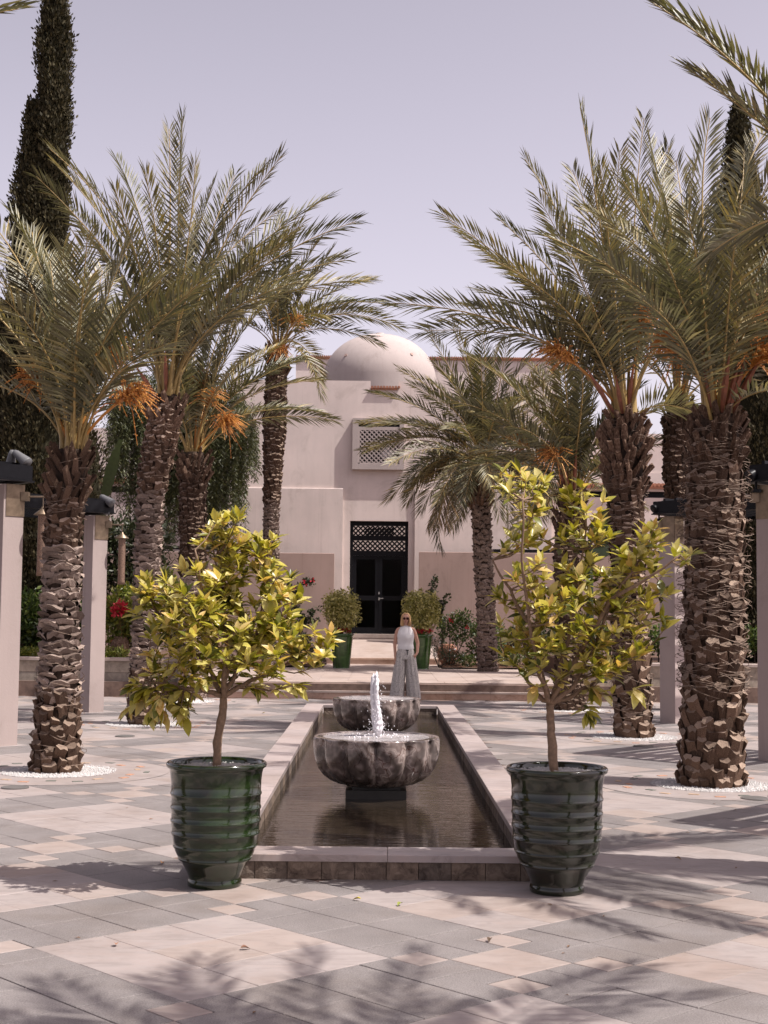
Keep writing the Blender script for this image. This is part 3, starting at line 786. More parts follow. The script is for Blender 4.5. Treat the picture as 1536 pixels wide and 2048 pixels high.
# wings
for sgn, x0, x1 in ((-1, -16, xB0 - 0.01), (1, xB1 + 0.01, 16)):
    wg = empty('garden_wing', ((x0 + x1) / 2, 43, 0), 'stucco wing with red clay tile eave left of the main facade' if sgn < 0 else 'stucco wing with red clay tile eave right of the main facade', 'building')
    z1 = zof(972, 43.0)
    b = MB(); b.box(x0, x1, 43, 43.3, 0.2, z1 - 0.28); b.box(x0, x1, 43.0, 43.3, z1 - 0.08, z1); at(wg, b, 'wall_face', MT['stucco'])
    b = MB(); b.box(x0, x1, 43.2, 43.3, z1 - 0.28, z1 - 0.08); at(wg, b, 'slot', MT['black'])
    clay_row(wg, x0, x1, 42.9, z1, 0.12, 0.24, 0.5)
    z2 = zof(862, 45.0); b = MB(); b.box(x0, x1, 45, 45.3, 3.0, z2); b.box(x0, x1, 44.97, 45, zof(940, 45) - 0.9, zof(940, 45)); at(wg, b, 'upper_wall', MT['stucco'])
# free-standing garden walls
for (pa, pb, pt, lab) in ((168, 668, 1104, 'low shade-toned garden wall left of the entrance behind the bougainvillea'), (838, 1345, 1106, 'low shade-toned garden wall right of the entrance with palm shadows on it')):
    Yw = 39.2
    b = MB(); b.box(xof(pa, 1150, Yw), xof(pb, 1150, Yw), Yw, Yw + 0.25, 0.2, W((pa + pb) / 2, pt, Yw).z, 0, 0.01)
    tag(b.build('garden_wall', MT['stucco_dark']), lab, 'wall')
for (pa, pb, lab) in ((230, 530, 'dark strip standing for shadow above the left garden wall'), (985, 1345, 'dark strip standing for shadow above the right garden wall')):
    b = MB(); Yw = 39.4; b.box(xof(pa, 1100, Yw), xof(pb, 1100, Yw), Yw, Yw + 0.08, W(760, 1103, Yw).z, W(760, 1096, Yw).z); tag(b.build('shade_strip', MT['black']), lab, 'shade strip')  # black strip added for the shadow gap over each wall
# ------------------------------------------------------------------ pergola pillars
LAMPS = []
def pillar(x, y, sgn, lab, cap_lab, lantern=True, spot=True):
    w = 0.28; z1 = 3.23
    r = empty('pergola_pillar', (x, y, 0), lab, 'pillar', 'square plaster pillars of the pergola')
    c45 = Matrix.Rotation(math.radians(45), 4, 'Z')
    b = MB(); b.box(-w / 2, w / 2, -w / 2, w / 2, 0, z1, 0, 0.006); me = b.mesh('shaft', MT['pillar']); me.transform(c45); link('shaft', me, r)
    # brass plate on the face towards the plaza (front right for the left row, front left for the right row)
    b = MB()
    if sgn < 0: b.box(-w / 2 + 0.03, w / 2 + 0.006, -w / 2 - 0.008, -w / 2 - 0.002, z1 - 0.40, z1 - 0.0); b.box(w/2 + 0.001, w / 2 + 0.007, -w / 2, w / 2, z1 - 0.4, z1)
    else: b.box(-w / 2 - 0.008, -w / 2 - 0.002, -w / 2, w / 2, z1 - 0.40, z1); b.box(-w/2, w/2-0.03, -w / 2 - 0.008, -w / 2 - 0.002, z1 - 0.4, z1)
    me = b.mesh('brass_plate', MT['bronze']); me.transform(c45 if sgn < 0 else c45); link('brass_plate', me, r)
    s = -sgn
    b = MB(); b.box(*sorted((s * 0.17, s * 0.26)), -0.05, 0.05, z1 - 0.2, z1 - 0.09); b.tube([(s * 0.26, 0, z1 - 0.145), (s * 0.47, 0, z1 - 0.145)], 0.012, 8); link('bracket', b.mesh('bracket', MT['bronze']), r)
    if lantern:
        l = empty('lantern', (x + s * 0.44, y, z1 - 0.15), cap_lab, 'lantern', 'perforated tube lanterns on the pillars')
        b = MB(); b.tube([(0, 0, 0), (0, 0, -0.14)], 0.006, 6); link('hanger', b.mesh('hanger', MT['bronze']), l)
        b = MB(); b.lathe([(0.015, -0.12), (0.03, -0.15), (0.11, -0.215), (0.115, -0.225), (0.05, -0.225)], 20); link('lamp_shade', b.mesh('lamp_shade', MT['bronze'], True), l)
        b = MB(); b.lathe([(0.058, -0.22), (0.058, -0.97)], 20); b.lathe([(0.063, -0.94), (0.063, -0.985), (0.0, -0.985)], 20)
        tm = NT('perforated bronze', 0.5, 0.4); vo = tm.n('ShaderNodeTexVoronoi'); vo.inputs['Scale'].default_value = 75; tm.l(tm.coord('Object'), vo.inputs['Vector'])
        tm.color(tm.ramp(vo.outputs[0], [(0.25, (0.04, 0.028, 0.02)), (0.4, (0.26, 0.17, 0.125))])); tm.b.inputs['Metallic'].default_value = 0.5
        link('tube', b.mesh('tube', tm.mat, True), l)
    return r
pillars = [(-4.66, 17.5, -1, 'plaster pillar at the left edge of the plaza nearest the camera', 'perforated bronze lantern half hidden behind the nearest left palm trunk', True),
           (-4.71, 23.2, -1, 'second plaster pillar of the left row standing before the planter', 'perforated bronze lantern hanging before the left garden wall', True),
           (4.66, 16.55, 1, 'plaster pillar at the right edge of the plaza behind the thick palm trunk', 'perforated bronze lantern on the nearer right pillar', False),
           (4.62, 22.1, 1, 'second plaster pillar of the right row striped with sunlight', 'perforated bronze lantern on the farther right pillar', False)]
for p in pillars: pillar(*p)
# offstage pillars that carry the same pergola nearer the camera
for p in ((-4.7, 11.8, -1, 'plaster pillar of the left row outside the picture', '', False), (4.7, 11.0, 1, 'plaster pillar of the right row outside the picture', '', False)): pillar(*p)
def canopy(x, y, sgn, lab):
    """square slatted steel canopy turned 45 degrees, one corner on the pillar"""
    hd = 1.42; cx = x + sgn * (hd - 0.30); pg = empty('pergola_canopy', (cx, y, 3.24), lab, 'pergola', 'square slatted steel canopies on the pillars')
    cs = [Vector((cx - hd, y, 0)), Vector((cx, y - hd, 0)), Vector((cx + hd, y, 0)), Vector((cx, y + hd, 0))]
    for i in range(4):
        a, c = cs[i], cs[(i + 1) % 4]; b = MB(); e = (c - a).normalized() * .03
        b.bar(a + Vector((0, 0, 3.275)) + e, c + Vector((0, 0, 3.275)) - e, .10, .02); b.bar(a + Vector((0, 0, 3.38)) + e, c + Vector((0, 0, 3.38)) - e, .03, .18); at(pg, b, 'frame_beam', MT['black'])
    s_ = (cs[3] - cs[0]).normalized(); t_ = (cs[1] - cs[0]).normalized(); side = hd * math.sqrt(2); n = 10
    for k in range(1, n):
        o_ = cs[0] + t_ * side * k / n; b = MB(); b.bar(o_ + s_ * .02 + Vector((0, 0, 3.41)), o_ + s_ * (side - .02) + Vector((0, 0, 3.41)), .04, .21); at(pg, b, 'slat', MT['black'])
for (x, y, sgn, lab) in ((-4.66, 17.5, -1, 'black slatted canopy on the nearest left pillar'), (-4.71, 23.2, -1, 'black slatted canopy on the second left pillar'), (4.66, 16.55, 1, 'black slatted canopy on the pillar at the right edge'),
                         (4.62, 22.1, 1, 'black slatted canopy on the sun striped right pillar'), (-4.7, 11.8, -1, 'black slatted canopy left of the picture'), (4.7, 11.0, 1, 'black slatted canopy right of the picture that stripes the paving')):
    canopy(x, y, sgn, lab)
def spotlight(p, aim, mat, lab):
    p = Vector(p); o = empty('spotlight', p, lab, 'spotlight', 'spotlights clamped on top of the pergola')
    d = Vector(aim).normalized()
    b = MB(); b.tube([-d * 0.14, -d * 0.10, -d * 0.02, d * 0.10, d * 0.12], [0.03, 0.045, 0.055, 0.075, 0.075], 14); link('lamp_housing', b.mesh('lamp_housing', mat, True), o)
    b = MB(); b.tube([(0, 0, 0), (0, 0.0, -0.22)], 0.015, 8); b.box(-0.05, 0.05, -0.04, 0.04, -0.24, -0.2); link('lamp_bracket', b.mesh('lamp_bracket', mat), o)
spotlight(W(43, 916, 17.5), (0.75, -0.3, -0.6), MT['greymetal'], 'grey spotlight on the nearest left pillar top')
spotlight(W(22, 922, 17.6), (-0.2, 0.3, -0.9), MT['greymetal'], 'small upright grey lamp beside the nearest left spotlight')
spotlight(W(214, 1000, 23.1), (0.8, -0.3, -0.5), MT['greymetal'], 'grey spotlight over the second left pillar')
spotlight(W(1318, 1012, 22.1), (-0.8, -0.3, -0.5), MT['black'], 'black spotlight over the striped right pillar')
spotlight(W(1512, 945, 16.5), (-0.8, -0.3, -0.5), MT['black'], 'black spotlight above the right-edge pillar')

# ================================================================== PALMS
def bez(p0, p1, p2, p3, t):
    t = t[:, None]; return (1 - t) ** 3 * p0 + 3 * (1 - t) ** 2 * t * p1 + 3 * (1 - t) * t * t * p2 + t ** 3 * p3

def frond_mesh(p0, p1, p2, p3, seed, npair=70, lmax=0.42, wid=0.026, dry=False, twist=0.0, start=0.20):
    rs = np.random.RandomState(seed)
    tt_ = np.linspace(0, 1, 80); C = bez(p0, p1, p2, p3, tt_)
    seg = np.linalg.norm(np.diff(C, axis=0), axis=1); s = np.concatenate([[0], np.cumsum(seg)]); L = s[-1]
    def P(f): return np.stack([np.interp(f * L, s, C[:, k]) for k in range(3)], 1)
    def unit(a): return a / (np.linalg.norm(a, axis=-1, keepdims=True) + 1e-9)
    # rachis tube
    fr = np.linspace(0, 1, 16); R = P(fr); T = unit(P(np.minimum(fr + 0.02, 1)) - P(np.maximum(fr - 0.02, 0)))
    hd = p3 - p0; hd = np.array([hd[0], hd[1], 0.0]) + 1e-4; hd = hd / np.linalg.norm(hd)
    side0 = np.cross(hd, [0, 0, 1.0])           # horizontal side direction
    side0 = side0 / np.linalg.norm(side0)
    ct, st = math.cos(twist), math.sin(twist)
    def frame(T):
        S = side0 - (T @ side0)[:, None] * T; S = unit(S); N = np.cross(S, T); return S * ct + N * st, N * ct - S * st
    S, N = frame(T)
    rr = np.interp(fr, [0, 0.06, 0.2, 1], [0.042, 0.022, 0.013, 0.0035]) * (L / 2.6) ** 0.5
    ang = np.array([0.4, 1.97, 3.5, 5.1]) ; nv = 4
    V = (R[:, None, :] + rr[:, None, None] * (np.cos(ang)[None, :, None] * S[:, None, :] * 1.3 + np.sin(ang)[None, :, None] * N[:, None, :])).reshape(-1, 3)
    q = []
    for i in range(15):
        for k in range(4): q.append((i * 4 + k, i * 4 + (k + 1) % 4, (i + 1) * 4 + (k + 1) % 4, (i + 1) * 4 + k))
    q = np.array(q)
    # leaflets
    n = npair
    f = start + (1 - start) * (np.arange(n) + 0.5) / n
    f = np.repeat(f, 2); sg = np.tile([1.0, -1.0], n)
    f = np.clip(f + rs.uniform(-0.006, 0.006, 2 * n), 0, 0.995)
    B = P(f); T = unit(P(np.minimum(f + 0.02, 1)) - P(np.maximum(f - 0.02, 0))); S, N = frame(T)
    g = (f - start) / (1 - start)
    a = np.radians(np.interp(g, [0, 0.5, 1], [62, 47, 24]) + rs.uniform(-4, 4, 2 * n))
    v = np.radians(rs.choice([10, 20, 32], 2 * n) + rs.uniform(-4, 4, 2 * n))
    if dry: v = v - 0.9
    ln = lmax * np.interp(g, [0, 0.10, 0.4, 0.8, 1], [0.5, 0.85, 1.0, 0.85, 0.55]) * rs.uniform(0.84, 1.1, 2 * n)
    D = np.cos(a)[:, None] * T + np.sin(a)[:, None] * (sg[:, None] * S * np.cos(v)[:, None] + N * np.sin(v)[:, None]); D = unit(D)
    w = wid * rs.uniform(0.8, 1.15, 2 * n) * np.interp(g, [0, 0.3, 1], [0.7, 1.0, 0.62])
    nrm = unit(N * np.cos(v)[:, None] - sg[:, None] * S * np.sin(v)[:, None]); nrm = unit(nrm - (np.sum(nrm * D, 1))[:, None] * D)
    wv = np.cross(D, nrm)
    dr_ = np.array([0, 0, -1.0]) * (0.07 + 0.13 * rs.rand(2 * n))[:, None] * ln[:, None]
    M1 = B + D * (ln * 0.45)[:, None] + dr_ * 0.18; Tp = B + D * ln[:, None] + dr_
    hw = (w / 2)[:, None]
    vs = np.stack([B, M1 + wv * hw + nrm * hw * 0.5, M1 - nrm * hw * 0.35, M1 - wv * hw + nrm * hw * 0.5, Tp], 1).reshape(-1, 3)
    b = len(V) + np.arange(2 * n)[:, None] * 5
    tri = np.concatenate([b + np.array([[0, 2, 1]]), b + np.array([[0, 3, 2]]), b + np.array([[1, 2, 4]]), b + np.array([[2, 3, 4]])])
    V = np.concatenate([V, vs])
    mid = np.concatenate([np.ones(len(q)), np.zeros(len(tri))])
    return fastmesh('frond', V, [q, tri], [MT['frond_dry'] if dry else MT['frond'], MT['rachis']], mid)

def boot_variants(kind, w, h, d):
    """Leaf base scale, local frame: x = around, y = outward, z = up."""
    out = []
    for k in range(4):
        r = random.Random(hash((kind, k)) % 1000 if False else k * 7 + len(kind))
        j = lambda s=1: r.uniform(-1, 1) * s
        b = MB()
        if kind == 'cut':      # upright chunky stub with a pale cut face
            tl = [(-.44, .74), (-.20, .98), (.14, 1.02), (.42, .78), (.30, .34), (-.28, .32)]
            top = [(x_ * w + j(.07 * w), y_ * d + j(.14 * d), h * (.34 + (.9 - y_) * .16) + j(.09 * h)) for x_, y_ in tl]
            mid = [(x_ * w * .98 + j(.06 * w), y_ * d * .72 + j(.1 * d), h * (.02) + j(.08 * h)) for x_, y_ in tl]
            bot = [(x_ * w * 1.1, y_ * d * .18 - d * .1, -h * .5 + j(.05 * h)) for x_, y_ in tl]
            vs = bot + mid + top + [(j(.1 * w), d * .66 + j(.1 * d), h * .36)]; fs = []
            for L0 in (0, 6):
                for q_ in range(6): fs.append((L0 + q_, L0 + (q_ + 1) % 6, L0 + 6 + (q_ + 1) % 6, L0 + 6 + q_)[::-1])
            nside = len(fs)
            for q_ in range(6): fs.append((12 + q_, 18, 12 + (q_ + 1) % 6))
        elif kind == 'scar':   # low wide ledge
            n = 6; vs = []; fs = []
            for i in range(n):
                x_ = (i / (n - 1) - .5) * w; e = 1 - (2 * i / (n - 1) - 1) ** 2
                vs += [(x_, -d * .4, -h * .5), (x_, d * (.15 + .35 * e) + j(.12 * d), -h * .12 + j(.1 * h)), (x_ * .96, d * (.35 + .72 * e) + j(.16 * d), h * (.02 + .26 * e) + j(.12 * h)), (x_ * .9, d * .12, h * (.16 + .26 * e) + j(.06 * h)), (x_ * .85, -d * .5, h * .30)]
            for i in range(n - 1):
                for q_ in range(4): a0 = i * 5 + q_; fs.append((a0, a0 + 5, a0 + 6, a0 + 1))
        else:                  # crown stub: long, leaning outwards
            vs = [(-w * .45, -d * .3, -h * .5), (w * .45, -d * .3, -h * .5), (0, d * .25, -h * .5), (-w * .28, d * .9 + j(.3 * d), h * .5 + j(.12 * h)), (w * .28, d * .9 + j(.3 * d), h * .5 + j(.12 * h)), (j(.1 * w), d * 1.15, h * .42), (0, d * .6, h * .5)]
            fs = [(0, 2, 5, 3), (2, 1, 4, 5), (3, 5, 6), (5, 4, 6), (1, 0, 3, 6, 4)]
        b.add(vs, fs); b.m = [1 if (kind == 'cut' and i_ >= 12) else 0 for i_ in range(len(fs))]
        out.append((vs, fs, b.mesh('leaf_base', [MT['boot_grey'] if kind == 'scar' else MT['boot_brown'], MT['boot_face']]), list(b.m)))
    return out

def lerp_list(xs, ys, x): return float(np.interp(x, xs, ys))

def date_palm(name_label, base, crown_pts, radii, tips, fill, seed, spec, near, flen, boots, fruit=(), low_dry=0, fibre=0, lm=0.42, group='date palms lining the plaza and garden'):
    """crown_pts: trunk axis points (world) base..top ; radii list same length ; boots: list of (f0,f1,kind,h,w,d)"""
    rr = random.Random(seed); radii = [q * (.90 if i < len(radii) - 2 else .84) for i, q in enumerate(radii)]; boots = [(a_, b_, k_, h_, w_, d_ * (.62 if k_ != 'scar' else .95)) for (a_, b_, k_, h_, w_, d_) in boots]
    root = empty('date_palm', base, name_label, 'palm tree', group)
    pts = [Vector(p) for p in crown_pts]
    ln = [0]
    for a, b_ in zip(pts[:-1], pts[1:]): ln.append(ln[-1] + (b_ - a).length)
    Lt = ln[-1]; fr = [x / Lt for x in ln]
    def axis(f): return Vector([lerp_list(fr, [p[k] for p in pts], f) for k in range(3)])
    def rad(f): return lerp_list(fr, radii, f)
    n, m = 26, 40
    b = MB()
    for i in range(m + 1):
        f = i / m; c = axis(f); r = rad(f) * 0.86
        for k in range(n):
            a = 2 * math.pi * k / n
            q = 1 + 0.05 * noise.noise(Vector((math.cos(a) * 2, math.sin(a) * 2, f * 30 + seed)))
            b.v.append((c.x + r * q * math.cos(a) - base[0], c.y + r * q * math.sin(a) - base[1], c.z - base[2]))
    for i in range(m):
        for k in range(n): a0 = i * n + k; a1 = i * n + (k + 1) % n; b.f.append((a0, a1, a1 + n, a0 + n)); b.m.append(0)
    b.f.append(tuple(m * n + k for k in range(n))); b.m.append(0)
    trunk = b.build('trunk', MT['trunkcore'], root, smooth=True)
    # leaf bases
    items = []
    for (f0, f1, kind, h, w, d) in boots:
        var = boot_variants(kind, 1, 1, 1)
        z0 = f0 * Lt; row = 0
        rh = h * (0.52 if kind != 'scar' else 0.60)
        while z0 < f1 * Lt:
            f = z0 / Lt; r = rad(f); cnt = max(5, int(round(2 * math.pi * r / (w * 0.92))))
            for k in range(cnt):
                a = 2 * math.pi * (k + (row % 2) * 0.5 + rr.uniform(-0.24, 0.24)) / cnt + row * 0.23
                c = axis(min(1, f + rr.uniform(-0.2, 0.2) * h / Lt))
                items.append((c, a, r, kind, h * rr.uniform(.72, 1.3), w * rr.uniform(.75, 1.2), d * rr.uniform(.5, 1.5), rr.randrange(4)))
            z0 += rh; row += 1
    facing = lambda it: -(math.cos(it[1]) * (it[0].x) + math.sin(it[1]) * it[0].y) > -0.3 * it[0].length
    order = [it for it in items if facing(it)] + [it for it in items if not facing(it)]
    nown = 300 if near else 0
    V_ = {k: boot_variants(k, 1, 1, 1) for k in set(x[2] for x in boots)}
    joined = {}
    for idx, (c, a, r, kind, h, w, d, vi) in enumerate(order):
        lean = {'cut': 0.07, 'scar': 0.0, 'stub': 0.20}[kind]
        out = Vector((math.cos(a), math.sin(a), 0)); zv = (Vector((0, 0, 1)) + out * lean + Vector((-out.y, out.x, 0)) * rr.uniform(-.38, .38) * (1 if kind != 'scar' else .5)).normalized()
        xv = zv.cross(-out).normalized(); yv = zv.cross(xv).normalized()
        pos = c + out * (r * 0.80)
        Mx = Matrix(((xv.x * w, yv.x * d, zv.x * h, pos.x), (xv.y * w, yv.y * d, zv.y * h, pos.y), (xv.z * w, yv.z * d, zv.z * h, pos.z), (0, 0, 0, 1)))
        if idx < nown:
            o = link('leaf_base', V_[kind][vi][2], root); o.matrix_parent_inverse = Matrix.Identity(4); o.matrix_local = Matrix.Translation(-Vector(base)) @ Mx
        else:
            jb = joined.setdefault(kind, MB()); M2 = Matrix.Translation(-Vector(base)) @ Mx
            jb.add([M2 @ Vector(v) for v in V_[kind][vi][0]], V_[kind][vi][1]); jb.m[-len(V_[kind][vi][3]):] = V_[kind][vi][3]
    for kind, jb in joined.items():
        o = jb.build('leaf_bases', [MT['boot_grey'] if kind == 'scar' else MT['boot_brown'], MT['boot_face']], root); o['kind'] = 'stuff'
    if fibre:
        b = MB()
        for k in range(fibre):
            f = rr.uniform(*spec.get('fib', (0.03, 0.98))); a = rr.uniform(0, 6.28); c = axis(f); r = rad(f) * rr.uniform(1.0, 1.13); Lf = rr.uniform(.12, .32) / r; up_ = rr.uniform(-.5, .35)
            pp = []
            for q in range(4):
                aa = a + Lf * (q / 3 - .5); bul = 1 + 0.10 * math.sin(q / 3 * 3.14)
                pp.append((c.x + r * bul * math.cos(aa) - base[0], c.y + r * bul * math.sin(aa) - base[1], c.z + up_ * 0.2 * (q / 3 - .5) + rr.uniform(-.01, .01) - base[2]))
            b.tube(pp, [0.004, 0.0035, 0.003, 0.001], 3, cap=False)
        o = b.build('trunk_fibre', MT['fibre'], root); o['kind'] = 'stuff'
    # fronds
    top = axis(1.0); bx = Vector(base)
    def add_frond(tip, dry=False, arch=None, npair=None, sd=0):
        d = Vector(tip) - top; hd = Vector((d.x, d.y, 0)); hl = hd.length; hn = hd.normalized() if hl > 1e-3 else Vector((1, 0, 0))
        p0 = top + hn * rad(1.0) * rr.uniform(0.2, 0.75) + Vector((0, 0, rr.uniform(-0.25, 0.05)))
        D = (Vector(tip) - p0); Ld = D.length
        el = math.atan2(D.z, hl)
        if arch is None: arch = 0.10 + 0.16 * max(0, math.cos(el))
        e0 = min(math.radians(86), el + arch * 3.2)
        p1 = p0 + (hn * math.cos(e0) + Vector((0, 0, math.sin(e0)))) * Ld * 0.38
        e1 = el - arch * 1.9
        p2 = Vector(tip) - (hn * math.cos(e1) + Vector((0, 0, math.sin(e1)))) * Ld * 0.34
        p2 += Vector((-hn.y, hn.x, 0)) * rr.uniform(-.10, .10) * Ld
        A = [np.array(p - bx) for p in (p0, p1, p2, Vector(tip))]
        np_ = npair or int(max(34, min(74, Ld / 0.042)) * (1.0 if near else 0.85) * spec.get('np', 1))
        me = frond_mesh(*A, seed=seed * 131 + sd, npair=np_, lmax=lm * rr.uniform(.9, 1.08), wid=spec.get('wid', 0.027) * (1 if near else 1.25), dry=dry, twist=rr.uniform(-.7, .7) * spec.get('tw', 1))
        o = link('dry_frond' if dry else 'frond', me, root)
    k = 0
    for tp in tips:
        k += 1; add_frond(W(tp[0], tp[1], tp[2]), sd=k, arch=tp[3] if len(tp) > 3 else None)
    for i in range(fill):
        k += 1; az = i * 2.39996 + seed; el = math.radians(lerp_list([0, 1], [84, spec.get('elmin', 12)], ((i + .5) / fill) ** 0.8)) + rr.uniform(-.08, .08)
        if 'azc' in spec and math.cos(az - spec['azc']) < spec.get('azw', 0): az += math.pi
        Lf = flen * rr.uniform(.82, 1.06); el2 = el - 0.05
        add_frond(top + Vector((math.cos(az) * math.cos(el2), math.sin(az) * math.cos(el2), math.sin(el2))) * Lf, sd=k)
    for i in range(low_dry):
        k += 1; az = i * 2.39996 + seed * 2; el = math.radians(rr.uniform(-50, -5)); Lf = flen * rr.uniform(.5, .8)
        add_frond(top + Vector((math.cos(az) * math.cos(el), math.sin(az) * math.cos(el), math.sin(el))) * Lf, dry=rr.random() < .5, arch=.3, sd=k)
    # fruit stalks
    for (fx, fy, fY, size) in fruit:
        tgt = W(fx, fy, fY); b = MB(); s0 = top + (tgt - top) * 0.05; pp = []
        for q in range(7):
            t_ = q / 6; pp.append(s0.lerp(tgt, t_) + Vector((0, 0, 0.22 * math.sin(t_ * 2.6))) * (tgt - s0).length * .5 - bx)
        b.tube(pp, [0.018, 0.017, .016, .015, .014, .012, .01], 5)
        for q in range(120):
            t_ = rr.uniform(.72, 1.0); i0 = min(5, int(t_ * 6)); st = pp[i0].lerp(pp[i0 + 1], t_ * 6 - i0) if i0 < 6 else pp[6]
            dd = (tgt - s0).normalized() + Vector((rr.gauss(0, .6), rr.gauss(0, .6), rr.gauss(.1, .5))); dd.normalize(); Ls = size * rr.uniform(.6, 1.1) * 1.35
            e1 = st + dd * Ls * .5; e2 = st + dd * Ls + Vector((0, 0, -Ls * .45))
            b.tube([st, e1, e2], [.0055, .006, .003], 3, cap=False)
            for u_ in range(5):
                c = e1.lerp(e2, rr.random()) + Vector((rr.uniform(-.01, .01), rr.uniform(-.01, .01), rr.uniform(-.01, .01))); b.box(c.x - .006, c.x + .006, c.y - .006, c.y + .006, c.z - .006, c.z + .006)
        b.build('fruit_stalk', MT['fruit'], root)
    for q in range(spec.get('spathe', 0)):
        az = rr.uniform(3.4, 6.0); e = rr.uniform(.9, 1.3); d = Vector((math.cos(az) * math.cos(e), math.sin(az) * math.cos(e), math.sin(e))); L0 = rr.uniform(.5, .8); s0 = top - bx + Vector((d.x, d.y, 0)) * .3
        b = MB(); b.tube([s0, s0 + d * L0 * .5, s0 + d * L0], [.022, .035, .004], 5); b.build('sheath', MT['spathe'], root)
    return root

def axis_px(pl, Y0, Y1=None):
    Y1 = Y1 or Y0; n = len(pl); return [W(x, y, Y0 + (Y1 - Y0) * i / (n - 1)) for i, (x, y) in enumerate(pl)]

def T(Y, *xy):      # tips with alternating depth offsets
    out = []
    for i, p in enumerate(xy):
        dy = p[2] if len(p) > 2 else (-0.9, 0.7, -0.3, 1.1, 0.1, -1.2)[i % 6]
        out.append((p[0], p[1], Y + dy) + ((p[3],) if len(p) > 3 else ()))
    return out

# P1 front left
Y = 14.72; ax = axis_px([(113, 1548), (118, 1380), (122, 1200), (126, 1050), (140, 945), (146, 900)], Y); ax[0].z = -0.01
date_palm('date palm with pale ridged trunk, nearest of the left row, flared brown base', tuple(ax[0]), ax, [0.285, 0.245, 0.225, 0.215, 0.235, 0.21],
          T(Y, (22, 425, .3), (-45, 520), (-75, 650), (-120, 770), (62, 455, 1.2), (145, 500, 1.5), (262, 480, -.2, .08), (305, 560, -1.2), (392, 572, -.2, .22), (330, 690, -1.0), (205, 540, 1.0), (10, 600, -1.2), (100, 520, .3), (240, 620, 1.3), (-20, 440, .9), (175, 470, -1.0), (180, 560, -1.5)),
          5, 11, {'wid': .032, 'elmin': 30, 'tw': .9}, True, 2.5, [(0.0, .235, 'cut', .21, .15, .10), (.235, .70, 'scar', .115, .23, .06), (.70, .86, 'cut', .15, .12, .07), (.86, 1.0, 'stub', .26, .10, .13)],
          fruit=((262, 800, 14.3, .26), (228, 715, 14.9, .24), (62, 760, 14.8, .2)), fibre=150, lm=.50)
# P2 large left
Y = 20.8; ax = axis_px([(290, 1452), (292, 1330), (294, 1150), (300, 1000), (318, 900), (330, 830), (334, 790)], Y); ax[0].z = -0.01
date_palm('tall date palm leaning slightly right, second of the left row, crown highest on the left', tuple(ax[0]), ax, [0.30, 0.255, 0.22, 0.225, 0.285, 0.31, 0.22],
          T(Y, (100, 298, 1.2), (72, 352, -.5, .16), (112, 330, .2), (232, 318, .8), (290, 345, -.8), (338, 258, .9, .03), (366, 232, 0, .03), (425, 372, 1.0, .03), (562, 312, .0, .12), (530, 330, 1.2), (712, 443, -.3, .20), (655, 395, .8, .18), (690, 520, .5, .24), (610, 560, -1.0, .2), (505, 620, 1.2), (180, 480, -.8), (140, 420, 1.4), (390, 330, -.9, .04), (470, 350, .7, .07), (600, 450, -.9, .15), (560, 420, 1.3), (200, 620, .5, .2), (740, 560, .8, .25)),
          4, 23, {'wid': .036, 'elmin': 20, 'spathe': 2}, True, 3.4, [(0.0, .16, 'cut', .2, .17, .085), (.16, .70, 'scar', .11, .20, .055), (.70, .96, 'cut', .15, .12, .085), (.93, 1.0, 'stub', .34, .12, .16)], fibre=170, lm=.58)
# P3
Y = 27.2; ax = axis_px([(385, 1396), (385, 1250), (386, 1080), (386, 985), (388, 935), (388, 905)], Y); ax[0].z = -0.01
date_palm('shorter date palm with orange fruit stalks between the large left palm and the building', tuple(ax[0]), ax, [.36, .33, .29, .31, .34, .25],
          T(Y, (642, 826, -.2, .25), (560, 690), (482, 640), (418, 600), (352, 650), (300, 700), (600, 720, .4, .2), (540, 600), (450, 560), (520, 540), (330, 560), (640, 760, 1)),
          9, 31, {'wid': .036, 'elmin': 8}, False, 3.2, [(0, .5, 'scar', .12, .2, .05), (.5, .93, 'cut', .17, .14, .09), (.9, 1, 'stub', .34, .12, .16)],
          fruit=((455, 850, 26.6, .38), (420, 800, 26.8, .34), (400, 760, 27.3, .3)), lm=.52)
# P4
Y = 33.4; ax = axis_px([(543, 1345), (543, 1180), (542, 1040), (545, 960), (549, 850), (553, 760), (556, 700)], Y); ax[0].z = 0.28
date_palm('tall slim date palm beside the building facade, its right fronds drooping before the dome', tuple(ax[0]), ax, [.28, .24, .21, .24, .33, .31, .22],
          T(Y, (800, 655, -.6, .34), (785, 612, .3, .3), (740, 560, -.5, .26), (690, 505, .6, .22), (640, 480, .2, .15), (590, 470, .3, .08), (540, 480), (480, 500, .5, .12), (430, 560, -.5, .2), (410, 640, .5, .28), (700, 600, .9, .28), (760, 690, .2, .36), (640, 790, -1, .35), (480, 740, .4, .36), (600, 540), (560, 430, .6)),
          8, 41, {'wid': .034, 'elmin': -5}, False, 3.0, [(0, .52, 'scar', .13, .2, .05), (.52, .95, 'cut', .18, .14, .09), (.93, 1, 'stub', .34, .12, .16)],
          fruit=((590, 645, 33.0, .34), (560, 700, 33.0, .3)), lm=.57)
